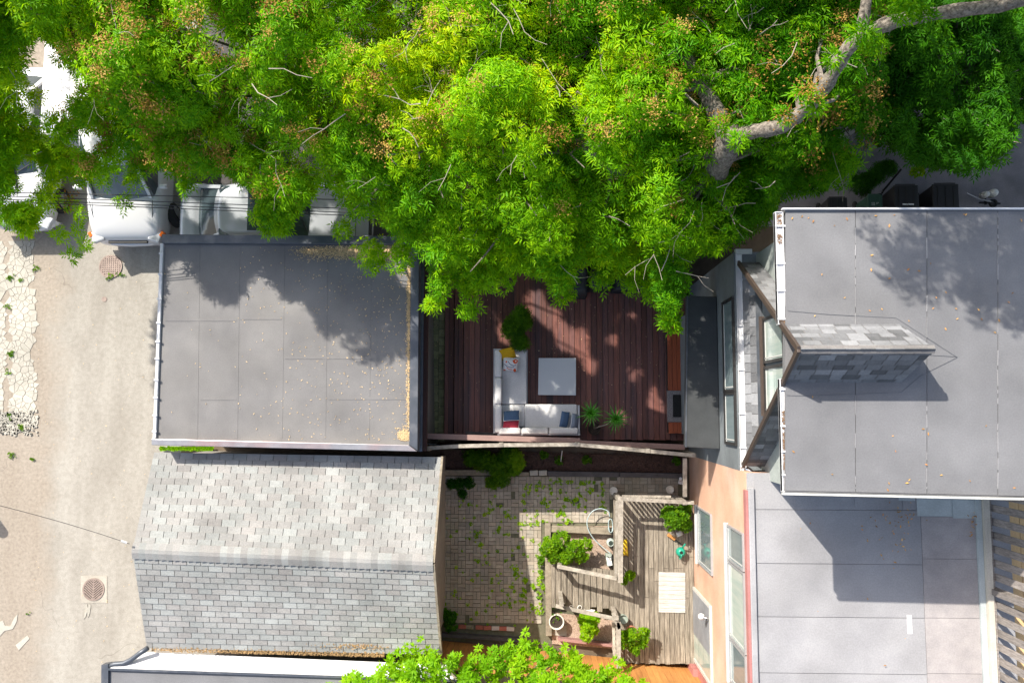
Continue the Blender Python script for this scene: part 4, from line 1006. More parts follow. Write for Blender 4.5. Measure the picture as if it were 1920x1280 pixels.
# ------------------------------------------------------------------ foliage engine
def rotz(a): c, s = math.cos(a), math.sin(a); return np.array([[c, -s, 0], [s, c, 0], [0, 0, 1.]])
def roty(a): c, s = math.cos(a), math.sin(a); return np.array([[c, 0, s], [0, 1, 0], [-s, 0, c]])
def rotx(a): c, s = math.cos(a), math.sin(a); return np.array([[1, 0, 0], [0, c, -s], [0, s, c]])
def leaf(L, W, fold=.25, droop=.15, base_=.42):
    v = np.array([[0, 0, 0], [L * base_, W / 2, W * fold], [L, 0, -L * droop], [L * base_, -W / 2, W * fold]])
    return v
LF = np.array([[0, 3, 2, 1]])
LT = np.array([[0, 2, 1], [0, 3, 2]])
def tmpl_ash(rng, nleaf=6, L=.118, W=.028, rach=.155):
    V = []
    for k in range(nleaf):
        az = 2 * math.pi * k / nleaf + rng.uniform(-.35, .35); el = rng.uniform(-.45, .45)
        M0 = rotz(az) @ roty(-el); r_ = rach * rng.uniform(.7, 1.15)
        fr = [(1, 0)] + [(q, s) for q in (.45, .8) for s in (1, -1)]
        for q, s in fr:
            a = s * rng.uniform(.65, 1.05) if s else rng.uniform(-.2, .2)
            l = leaf(L * rng.uniform(.8, 1.15), W * rng.uniform(.8, 1.2), .25, rng.uniform(.0, .35))
            l = l @ (rotz(a) @ roty(rng.uniform(-.1, .3)) @ rotx(rng.uniform(-.5, .5))).T + np.array([r_ * q, 0, -.25 * r_ * q * q])
            V.append(l @ M0.T)
    return np.array(V)              # (n,4,3)
def tmpl_rosette(rng, n=12, L=.06, W=.028, el=(.0, 1.0)):
    V = []
    for k in range(n):
        az = 2.4 * k + rng.uniform(-.3, .3); e = rng.uniform(*el)
        V.append((leaf(L * rng.uniform(.7, 1.2), W, .2, .15) @ rotx(rng.uniform(-.4, .4)).T + np.array([.012, 0, 0])) @ (rotz(az) @ roty(-e)).T)
    return np.array(V)
def tmpl_seed(rng):
    V = []
    for k in range(90):
        d = rng.randn(3) * np.array([.075, .075, .05]); V.append(leaf(.036, .016, .1, .1) @ (rotz(rng.uniform(0, 6.3)) @ roty(rng.uniform(-1.2, 1.2))).T + d)
    return np.array(V)
rng = np.random.RandomState(3)
T_ASH = [tmpl_ash(rng, rng.randint(5, 8)) for _ in range(9)]
T_FINE = [tmpl_ash(rng, 5, .06, .018, .10) for _ in range(6)]
T_MAPLE = [tmpl_rosette(rng, 11, .11, .085, (-.3, .6)) for _ in range(6)]
T_BROAD = [tmpl_rosette(rng, 11, .115, .046, (-.1, .7)) for _ in range(6)]
T_BUSH = [tmpl_rosette(rng, 12) for _ in range(6)]
T_SEED = [tmpl_seed(rng) for _ in range(4)]
def foliage(name, C, N, T, m, parent, scale=(.8, 1.15), tint=None, tj=.13, kind=None, seed=5):
    rg = np.random.RandomState(seed); C = np.asarray(C, float); N = np.asarray(N, float); n = len(C)
    which = rg.randint(0, len(T), n); sc = rg.uniform(scale[0], scale[1], n); az = rg.uniform(0, 2 * np.pi, n)
    if tint is None: tint = rg.uniform(.2, .8, n)
    tint = np.asarray(tint); VV = []; TT = []
    z = N / np.linalg.norm(N, axis=1, keepdims=True)
    x = np.stack([np.cos(az), np.sin(az), np.zeros(n)], 1); x -= z * (x * z).sum(1, keepdims=True); x /= np.linalg.norm(x, axis=1, keepdims=True)
    y = np.cross(z, x); B = np.stack([x, y, z], 1)          # rows are local axes
    for t in range(len(T)):
        idx = np.where(which == t)[0]
        if not len(idx): continue
        L = T[t].reshape(-1, 3)
        W = np.einsum('vj,njk->nvk', L, B[idx]) * sc[idx, None, None] + C[idx, None, :]
        VV.append(W.reshape(-1, 3)); TT.append(np.repeat(tint[idx], len(T[t])))
    V = np.concatenate(VV); nl = len(V) // 4; tt = np.concatenate(TT) + rg.uniform(-tj, tj, nl)
    Fq = (np.arange(nl)[:, None, None] * 4 + LT[None]).reshape(-1, 3)
    o = npmesh(name, V, Fq, m, parent, np.repeat(np.clip(tt, 0, 1), 2))
    if kind: o['kind'] = kind
    return o
def ball(c, r, n, rg, up=-.2, flat=1.0, shell=.55):
    out = []; nr = []
    c = np.array(c, float)
    while len(out) < n:
        d = rg.randn(3); d /= np.linalg.norm(d)
        if d[2] < up: continue
        q = rg.uniform(shell, 1) ; p = c + d * r * q * np.array([1, 1, flat]); out.append(p); nr.append(d * .6 + np.array([0, 0, .8]))
    return out, nr
RG = np.random.RandomState(21)

def shrub(name, label, blobs, m, T, cat='shrub', pot=None, stem=True, group=None, tint=(.3, .8), dens=260, scale=(.7, 1.1), kindless=True):
    c0 = blobs[0][0]; t = thing(name, label, cat, (c0[0], c0[1], max(0, c0[2] - blobs[0][1])), group)
    C = []; N = []; TI = []
    for c, r in blobs:
        n = int(dens * r * r * 4 + 10); a_, b2 = ball(c, r, n, RG); C += a_; N += b2; TI += list(RG.uniform(*tint, n))
    foliage('foliage', C, N, T, m, t, scale, TI, seed=int(abs(c0[0]) * 100) + 3)
    if stem:
        z0 = max(0.02, c0[2] - blobs[0][1] * 1.3)
        obj('stem', join(*[tube([(c0[0], c0[1], z0), ((c0[0] + c[0]) / 2 + .02, (c0[1] + c[1]) / 2, (z0 + c[2]) / 2 + .02), tuple(c)], [.014, .011, .006], 6) for c, r in blobs]), 'bark', t)
    if pot: pot(t, c0)
    return t
def potf(m, r, h, z0):
    def f(t, c):
        p = obj('pot', lathe((c[0], c[1], z0), [(r * .72, 0), (r * .95, h * .9), (r, h * .9), (r, h), (r * .88, h), (r * .84, h * .82), (.01, h * .82)], 20), m, t, smooth=False, bevel=.004)
        obj('potting_soil', lathe((c[0], c[1], z0 + h * .80), [(r * .83, 0), (r * .8, .02), (.01, .03)], 16), 'pot_soil', t)
    return f

def at(u, v, z): p = P(u, v, z); return (p.x, p.y, p.z)
# deck planting
shrub('leafy_shrub', 'dark green bushy shrub at the north end of the corner sofa', [(at(977, 592, 1.5), .22), (at(962, 618, 1.4), .24), (at(975, 640, 1.35), .2), (at(985, 606, 1.35), .16), (at(958, 608, 1.2), .16)], 'leaf_bush', T_FINE, dens=330, tint=(.0, .55), scale=(.8, 1.2), pot=potf('plastic_black', .22, .4, dz))
def dracaena():
    b0 = Vector(at(1113, 803, dz)); t = thing('dracaena_plant', 'potted dracaena with two spiky rosettes on bent pale stems beside the sofa', 'potted plant', b0)
    obj('pot', lathe(b0, [(.11, 0), (.15, .26), (.16, .28), (.14, .28), (.13, .24), (.01, .24)], 16), 'pot_soil', t)
    h1, h2 = Vector(at(1108, 774, 1.45)), Vector(at(1155, 785, 1.5))
    obj('stem', tube([b0 + Vector((0, 0, .2)), b0 + Vector((-.02, .1, .55)), h1], [.018, .014, .012], 7), 'twig', t)
    obj('stem', tube([b0 + Vector((.0, 0, .2)), b0 + Vector((.12, .06, .45)), b0 + Vector((.3, .12, .6)), h2 + Vector((-.05, 0, -.12)), h2], [.018, .016, .014, .012, .012], 7), 'twig', t)
    for h in (h1, h2):
        for k in range(30):
            az = k * 2.4; el = R(75 - k * 2.6); L = random.uniform(.32, .43); W = .026; q = Euler((0, -el, az)).to_quaternion()
            g = []; pts = []
            for s in range(4):
                f_ = s / 3; dr = -.35 * (f_ ** 2) * L * math.cos(el); w_ = W * (1, 1.3, .9, .08)[s]
                for sd_ in (-1, 0, 1): pts.append(h + q @ Vector((L * f_, sd_ * w_ / 2, .006 * abs(sd_))) + Vector((0, 0, dr)))
            fcs = [(s * 3 + j, (s + 1) * 3 + j, (s + 1) * 3 + j + 1, s * 3 + j + 1) for s in range(3) for j in range(2)]
            o = npleaf = obj('leaf', (pts, fcs), 'leaf_strap', t)
mat('leaf_strap', (.08, .30, .02), (.045, .18, .012), scale=6, rough=.4)
dracaena()
# patio planting
shrub('boxwood_shrub', 'wide bright green clipped shrub sprawling over the pebble bed sleeper', [(at(1030, 1025, .5), .24), (at(1052, 1012, .62), .22), (at(1078, 1030, .6), .24), (at(1098, 1020, .55), .16), (at(1060, 1042, .5), .2), (at(1040, 1040, .45), .2), (at(1090, 1042, .5), .17)], 'leaf_bush', T_BUSH, tint=(.35, 1), dens=420)
for u, v, lb in ((1050, 990, 'small green tuft growing through the gap behind the wide clipped shrub'), (1014, 1050, 'small leafy tuft just west of the sleeper by the clipped shrub')):
    shrub('weed_plant', lb, [(at(u, v, .15), .09)], 'leaf_bush', T_BUSH, stem=False, cat='plant', dens=300)
shrub('potted_shrub', 'round dense dark green shrub in the north east corner of the grey deck', [(at(1270, 970, 1.0), .27), (at(1255, 962, .95), .2), (at(1283, 955, .95), .18), (at(1283, 982, .9), .18), (at(1258, 982, .85), .15)], 'leaf_bush', T_BUSH, dens=520, tint=(.15, .75), pot=potf('pot_clay', .2, .35, zd))
shrub('lime_shrub', 'lime green shrub in the lower bed south of the ramp', [(at(1103, 1170, .55), .2), (at(1115, 1158, .55), .13), (at(1100, 1188, .5), .16), (at(1093, 1160, .5), .12), (at(1112, 1178, .5), .13)], 'leaf_bright', T_BUSH, dens=520, tint=(.3, 1))
shrub('leafy_pot_plant', 'loose green leafy plant in a clay pot at the south end of the grey deck', [(at(1187, 1190, .95), .17), (at(1175, 1205, .85), .14), (at(1203, 1200, .85), .14), (at(1207, 1185, .9), .11), (at(1190, 1218, .8), .1), (at(1172, 1190, .9), .1)], 'leaf_bush', T_BUSH, dens=240, tint=(.3, .95), pot=potf('pot_clay', .15, .28, zd), scale=(.9, 1.4))
shrub('small_pot_plant', 'little bright potted plant beside the railing post on the grey deck', [(at(1182, 1078, .75), .1)], 'leaf_bush', T_BUSH, dens=600, tint=(.5, 1), pot=potf('plastic_black', .1, .18, zd))
shrub('small_pot_plant', 'tiny green seedling pot just west of the little bright potted plant', [(at(1170, 1088, .7), .06)], 'leaf_bush', T_BUSH, dens=600, pot=potf('plastic_black', .06, .12, zd), stem=False)
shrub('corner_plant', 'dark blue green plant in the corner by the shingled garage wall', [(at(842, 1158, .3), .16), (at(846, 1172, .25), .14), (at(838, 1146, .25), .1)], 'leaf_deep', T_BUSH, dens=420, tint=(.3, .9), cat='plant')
shrub('bed_shrub', 'low spreading dark green shrub spilling from the garden bed over the edging', [(at(905, 862, .35), .25), (at(930, 872, .4), .26), (at(955, 855, .4), .26), (at(940, 895, .3), .22), (at(885, 858, .3), .2), (at(965, 880, .3), .16), (at(922, 905, .2), .14)], 'leaf_bush', T_FINE, dens=300, tint=(.0, .7), scale=(.7, 1.1))
shrub('yellow_green_shrub', 'yellowish green feathery shrub in the garden bed, next to the spreading one', [(at(966, 858, .6), .16), (at(972, 870, .5), .13)], 'leaf_bush', T_FINE, dens=300, tint=(.5, 1))
for u, v, lb in ((1048, 862, 'small light green plant below the pale stick in the garden bed'), (1100, 862, 'small seedling in the middle of the mulch of the garden bed'), (1268, 864, 'low green plant at the east end of the garden bed'), (1020, 852, 'green sprout by the fence in the garden bed')):
    shrub('bed_plant', lb, [(at(u, v, .2), .10)], 'leaf_bush', T_BUSH, dens=150, cat='plant', tint=(.1, .5))
shrub('ground_creeper', 'reddish brown creeper patch on the north west corner of the patio', [(at(862, 908, .08), .13), (at(880, 905, .08), .13), (at(846, 906, .08), .1), (at(868, 925, .06), .08)], 'leaf_deep', T_FINE, dens=160, cat='plant', tint=(0, .5), stem=False)
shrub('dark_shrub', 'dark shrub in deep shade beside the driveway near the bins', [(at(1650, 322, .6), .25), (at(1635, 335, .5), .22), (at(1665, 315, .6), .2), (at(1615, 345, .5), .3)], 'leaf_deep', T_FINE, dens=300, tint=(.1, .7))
# pale stick
solo('pale_stick', tube([P(1054, 845, .9), P(1051, 868, .15)], .012), 'white_metal', 'thin pale stake leaning in the garden bed', 'stake')
# weeds in patio joints
C = []; N = []
spots = [(955, 972), (985, 978), (1005, 980), (1022, 978), (1046, 968), (1055, 962), (1064, 975), (1088, 952), (968, 1068), (970, 1082), (985, 1088), (1012, 1082), (1014, 1100), (1010, 1112), (1002, 1100), (980, 1110), (981, 1128), (978, 1140), (1002, 1145), (1010, 1150), (1028, 1118), (1046, 1130), (1030, 1142), (1010, 915), (990, 918), (1060, 938), (1075, 938), (1048, 900), (1110, 918), (1090, 905), (1008, 1070), (966, 1065), (960, 1100), (950, 1128), (905, 1020), (890, 1000), (935, 990), (915, 960)]
for u, v in spots:
    for _ in range(5): C.append(at(u + random.gauss(0, 4), v + random.gauss(0, 4), .05)); N.append((0, 0, 1))
for _ in range(250):
    u, v = random.uniform(830, 1015), random.uniform(895, 1175)
    if random.random() < .6: C.append(at(u, v, .04)); N.append((0, 0, 1))
for _ in range(60): C.append(at(random.uniform(1015, 1135), random.uniform(895, 960), .04)); N.append((0, 0, 1))
wd = foliage('weeds', C, N, T_BUSH, 'leaf_bright', None, (.4, 1.0), np.random.RandomState(4).uniform(.3, 1, len(C)), kind='stuff'); tag(wd, 'green weeds sprouting from the joints of the patio paving', 'weeds')
C = [at(random.uniform(300, 400), random.uniform(838, 843), .1) for _ in range(260)]
gs = foliage('moss_strip', C, [(0, 0, 1)] * len(C), T_BUSH, 'leaf_bright', None, (.4, .9), kind='stuff'); tag(gs, 'bright green weeds in the gap between the two garages', 'weeds')
C = [at(random.gauss(x, 3), random.gauss(y, 3), .03) for x, y, k in ((20, 665, 9), (18, 520, 8), (67, 503, 6), (40, 525, 3), (15, 575, 4), (22, 780, 3), (14, 700, 4), (40, 800, 7), (20, 850, 8), (60, 860, 5), (226, 515, 4), (205, 522, 5), (55, 1150, 2)) for _ in range(k * 2)]
gs = foliage('lane_weeds', C, [(0, 0, 1)] * len(C), T_BUSH, 'leaf_bush', None, (.3, .7), kind='stuff'); tag(gs, 'small weeds in the cracks along the west side of the lane', 'weeds')
# fallen bits on deck and lane
scatter('deck_litter', [P(random.uniform(835, 1250), random.uniform(560, 815), dz + .004) for _ in range(190)], (.010, .02), 'seed_tan', 'seeds and tiny leaves fallen on the dark deck')
scatter('lane_litter', [P(random.uniform(60, 280), random.uniform(460, 1270), .008) for _ in range(120)], (.012, .025), 'seed_tan', 'few dry leaves scattered on the lane')
scatter('alley_litter', [P(random.uniform(804, 830), random.uniform(560, 820), .045) for _ in range(150)], (.010, .02), 'seed_tan', 'seeds fallen on the mossy alley paving')
# pots and patio things
def pot(u, v, z, r, h, m, label, soil=True):
    p = P(u, v, z); t = thing('flower_pot', label, 'pot', (p.x, p.y, z))
    obj('pot', lathe(p, [(r * .7, 0), (r * .94, h * .93), (r, h * .93), (r, h), (r * .86, h), (r * .8, h * .75), (.01, h * .75)], 24), m, t, bevel=.004)
    if soil: obj('potting_soil', lathe(p + Vector((0, 0, h * .74)), [(r * .82, 0), (r * .8, .03), (.01, .035)], 16), 'pot_soil', t)
    return t
t = pot(1043, 1160, .09, .19, .28, 'pot_white', 'large round cream pot of dark soil with sparse seedlings')
foliage('seedlings', [Vector(at(1043, 1157, .36)) + Vector((random.gauss(0, .07), random.gauss(0, .07), 0)) for _ in range(10)], [(0, 0, 1)] * 10, T_BUSH, 'leaf_bush', t, (.3, .6))
pot(1167, 1156, zd, .115, .22, 'pot_grey', 'small empty grey green bucket beside the crossed rails', False)
pot(1149, 918, .02, .10, .22, 'pot_white', 'small round whitish pot outside the deck railing corner', False)
pot(1254, 916, .02, .10, .2, 'pot_white', 'small round white pot by the north railing near the house wall', False)
solo('white_downpipe', join(beam(P(1272, 903, .3), P(1284, 905, .3), .09, .07), tube([P(1276, 897, .5), P(1276, 905, .05)], .04)), 'white_metal', 'white downpipe elbow at the foot of the salmon wall', 'downpipe')
# hose: loop and hank
hz = .3
pts = [(1143, 968), (1140, 958), (1125, 953), (1110, 959), (1101, 975), (1103, 992), (1112, 1008), (1124, 1020), (1136, 1030), (1144, 1037)]
def smooth_path(pts, n=6):
    out = []
    for i in range(len(pts) - 1):
        p0, p1, p2, p3 = (Vector(pts[max(0, min(len(pts) - 1, i + k))]) for k in (-1, 0, 1, 2))
        for q in range(n):
            t_ = q / n; out.append(.5 * ((2 * p1) + (p2 - p0) * t_ + (2 * p0 - 5 * p1 + 4 * p2 - p3) * t_ ** 2 + (-p0 + 3 * p1 - 3 * p2 + p3) * t_ ** 3))
    out.append(Vector(pts[-1])); return out
gh = thing('garden_hose', 'pale blue green garden hose looped over the pebble bed', 'hose', P(1143, 985))
obj('hose_loop', tube(smooth_path([P(*q, hz) for q in pts]), .012, 7), 'hose_plastic', gh, smooth=True)
hp = []
for k in range(60):
    a_ = k / 60 * 2 * math.pi * 5; c_ = Vector(at(1145, 985, .25 + k * .002)); hp.append(c_ + Vector(((.06 + .012 * math.sin(k)) * math.cos(a_), .17 * math.sin(a_), 0)))
obj('hose_hank', tube(hp, .011, 6), 'hose_plastic', gh, smooth=True)
solo('glass_jar', lathe(P(1144, 1015, .07), [(.09, 0), (.11, .08), (.10, .2), (.07, .24), (.06, .24), (.08, .1), (.01, .02)], 18), 'glass_pale', 'round clear glass jar standing in the pebble bed', 'jar', smooth=True)
bt = thing('crate_stack', 'small grey and white plastic boxes stacked against the railing in the pebble bed', 'boxes', P(1142, 1048, .06))
c_ = P(1142, 1048, .2)
obj('box', box(c_, (.15, .3, .26), .12), 'pot_grey', bt, bevel=.01); obj('box', box(c_ + Vector((-.01, -.02, .17)), (.12, .2, .08), .2), 'plastic_white', bt, bevel=.01); obj('handle', tube([c_ + Vector((-.05, .1, .13)), c_ + Vector((-.05, .1, .3)), c_ + Vector((.05, .1, .3)), c_ + Vector((.05, .1, .13))], .01), 'wire_black', bt)
yb = thing('yellow_bag', 'bright yellow bag slumped against the railing on the grey deck', 'bag', P(1171, 1025, zd))
c_ = P(1171, 1026, zd + .12)
o = obj('bag_body', join(cushion(c_, .17, .46, .24, Euler((0, R(10), R(4))).to_quaternion(), corner=.2)), 'plastic_yellow', yb, smooth=True)
obj('bag_print', cushion(c_ + Vector((.0, -.03, .035)), .06, .18, .18, Euler((0, R(10), R(4))).to_quaternion()), 'wood_orange', yb, smooth=True)
wc = thing('watering_can', 'teal green watering can on the grey deck by the salmon wall', 'watering can', P(1275, 1033, zd))
c_ = P(1275, 1033, zd)
obj('can_body', lathe(c_, [(.10, 0), (.115, .05), (.105, .18), (.05, .22), (.045, .22), (.04, .2), (.01, .19)], 18), 'plastic_teal', wc, smooth=True)
obj('filler_hole', lathe(c_ + Vector((0, 0, .205)), [(.035, 0), (.035, .012)], 14), 'iron_dark', wc)
obj('spout', tube([c_ + Vector((.03, .08, .08)), c_ + Vector((.06, .15, .16)), c_ + Vector((.085, .22, .26))], [.03, .018, .022], 9), 'plastic_teal', wc, smooth=True)
obj('handle', tube([c_ + Vector((-.02, -.09, .05)), c_ + Vector((-.03, -.17, .12)), c_ + Vector((-.02, -.13, .22)), c_ + Vector((0, -.03, .24))], .013, 7), 'plastic_teal', wc, smooth=True)
br = thing('hand_brush', 'brown hand brush lying beside the watering can', 'brush', P(1262, 1008, zd))
obj('brush_head', box(P(1259, 1006, zd + .04), (.22, .08, .06), -.6), 'wood_orange', br, bevel=.01); obj('handle', beam(P(1267, 1012, zd + .05), P(1278, 1020, zd + .04), .03, .02), 'wire_black', br)
solo('white_bag', cushion(P(1274, 1000, zd + .06), .17, .12, .12, Euler((.2, .1, .4)).to_quaternion()), 'plastic_white', 'crumpled white bag under the round deck shrub', 'bag', smooth=True)
wo = thing('white_ornaments', 'white curled ornament and pale cloth hanging over the south edge of the ramp', 'ornament', P(1075, 1136, .3))
for u in (1071, 1087): obj('curl', tube([Vector(at(u, 1138, .35)) + Vector((.05 * math.cos(a_), .05 * math.sin(a_), .01 * a_)) for a_ in np.linspace(-.5, 3.6, 12)], .010, 6), 'plastic_white', wo)
obj('cloth', cushion(P(1105, 1144, .3), .28, .08, .06, Euler((0, 0, -.15)).to_quaternion()), 'fabric_white', wo, smooth=True)

# ------------------------------------------------------------------ bins and hand cart north of the house
def bin_(u0, u1, v0, v1, z, m, label, lines):
    a_, b2, c2, d2 = px2(u0, v0, u1, v1, z); t = thing('wheelie_bin', label, 'bin', ((a_ + b2) / 2, (c2 + d2) / 2, 0), 'bins beside the tall house')
    cx, cy, sx, sy = (a_ + b2) / 2, (c2 + d2) / 2, b2 - a_, d2 - c2
    obj('bin_body', loft([[(cx - sx * .4, cy - sy * .4, 0), (cx + sx * .4, cy - sy * .4, 0), (cx + sx * .4, cy + sy * .4, 0), (cx - sx * .4, cy + sy * .4, 0)], [(cx - sx * .48, cy - sy * .48, z - .06), (cx + sx * .48, cy - sy * .48, z - .06), (cx + sx * .48, cy + sy * .48, z - .06), (cx - sx * .48, cy + sy * .48, z - .06)]]), m, t, bevel=.02)
    obj('lid', join(box((cx, cy, z - .03), (sx, sy, .05))), m, t, bevel=.02)
    obj('lid_rib', join(*[box((cx + k * sx * .3, cy, z), (.02, sy * .8, .014)) for k in (-1, 0, 1)]), m, t)
    obj('handle_bar', tube([(cx - sx * .4, cy + sy * .54, z - .05), (cx + sx * .4, cy + sy * .54, z - .05)], .014), m, t)
    for s in (-1, 1): obj('wheel', lathe((cx + s * sx * .4, cy + sy * .42, .1), [(.1, -.025), (.1, .025)], 14, Euler((0, R(90), 0)).to_quaternion()), 'tyre', t)
    return t, cx, cy, sx, sy
t, cx, cy, sx, sy = bin_(1627, 1656, 365, 398, 1.0, 'plastic_green', 'dark green wheelie bin, leftmost behind the roof edge, with faint white lettering', 1)
for k in range(3): obj('lettering', join(*[box((cx - .09 + q * .032, cy + .02 - k * .03, 1.0), (.02, .014, .004)) for q in range(6 - k)]), 'bin_text', t)
t, cx, cy, sx, sy = bin_(1676, 1724, 347, 394, 1.05, 'plastic_black', 'large black wheelie bin with a white label strip on its lid', 1)
for s in (-1, 1): obj('label_strip', box((cx + .03 + s * .07, cy - sy * .27, 1.055), (.13, .035, .004), -.05), 'label_white', t)
bin_(1748, 1800, 345, 394, 1.05, 'plastic_black', 'large black wheelie bin without label, right of the labelled one', 1)
bin_(1552, 1590, 370, 402, .9, 'plastic_black', 'small black bin half hidden by leaves at the house corner', 1)
sp = thing('leaning_pole', 'black pole leaning over the driveway beside the bins', 'pole', P(1655, 357))
obj('pole', tube([P(1656, 358, .3), P(1689, 318, 1.6)], .025), 'black_metal', sp); obj('pole_tip', tube([P(1654, 361, .2), P(1657, 356, .34)], .03), 'chrome', sp)
hc = thing('hand_cart', 'small machine on wheels with two round white tanks beside the bins', 'hand cart', P(1852, 372))
for u, v, r in ((1841, 368, .085), (1856, 365, .10)): obj('tank', lathe(P(u, v, .35), [(r, 0), (r * 1.02, .18), (r * .8, .25), (.02, .27)], 18), 'plastic_white', hc, smooth=True)
c_ = P(1862, 381, .3)
V, Fc = lathe(c_, [(.045, -.03), (.10, -.035), (.11, 0), (.10, .035), (.045, .03)], 18); Fc = Fc[:-2]
obj('wheel', (V, Fc + [((4 * 18 + k), (4 * 18 + (k + 1) % 18), ((k + 1) % 18), k) for k in range(18)]), 'tyre', hc, smooth=True)
obj('handle', tube([P(1812, 362, .75), P(1836, 373, .5), P(1858, 378, .4)], .016), 'frame_alu', hc); obj('frame', join(beam(P(1836, 380, .3), P(1875, 382, .3), .04, .05), beam(P(1845, 360, .3), P(1848, 384, .3), .04, .05)), 'black_metal', hc)
nf = thing('dark_fence', 'dark boarded fence in shade at the north side of the deck', 'fence', (2.5, 4.5, 0))
for k in range(48):
    x = -2.4 + k * .152; obj('board', bb(x, x + .145, 4.42, 4.45, .02, 1.9), 'siding_red', nf)
obj('top_rail', bb(-2.4, 4.9, 4.40, 4.47, 1.9, 1.94), 'siding_red', nf)
ns = thing('side_fence', 'dark boards closing the gap between deck and house corner', 'fence', (3.9, 3.9, 0))
for k in range(9): obj('board', bb(3.55, 3.58, 3.1 + k * .145, 3.238 + k * .145, .02, 2.1), 'siding_red', ns)
# neighbour's things north of the driveway
nh = thing('north_house', 'low building with pale grey roof glimpsed through the leaves north of the driveway', 'house', (9, 14, 0))
obj('wall', bb(6.0, 16, 10.2, 18, 0, 3.0), 'stucco_pale', nh); obj('roof', slab([(5.8, 10, 3.1), (16.2, 10, 3.1), (16.2, 18.2, 4.2), (5.8, 18.2, 4.2)], .1), 'shingle_underlay', nh)
shd = thing('sunlit_patch_shed', 'white shed shape standing in for the sunlit patch glimpsed between branches', 'shed', (8.0, 7.6, 0))  # white shape stands in for a patch of sunlight between the branches
obj('wall', bb(7.45, 8.05, 6.95, 7.9, 0, 1.7), 'white_metal', shd); obj('roof', slab([(7.35, 6.8, 1.75), (8.15, 6.8, 1.85), (8.15, 8.0, 1.85), (7.35, 8.0, 1.75)], .05), 'white_metal', shd)
obj('roof_rib', join(*[bb(7.5 + k * .16, 7.52 + k * .16, 6.82, 7.98, 1.8, 1.88) for k in range(4)]), 'white_metal', shd)

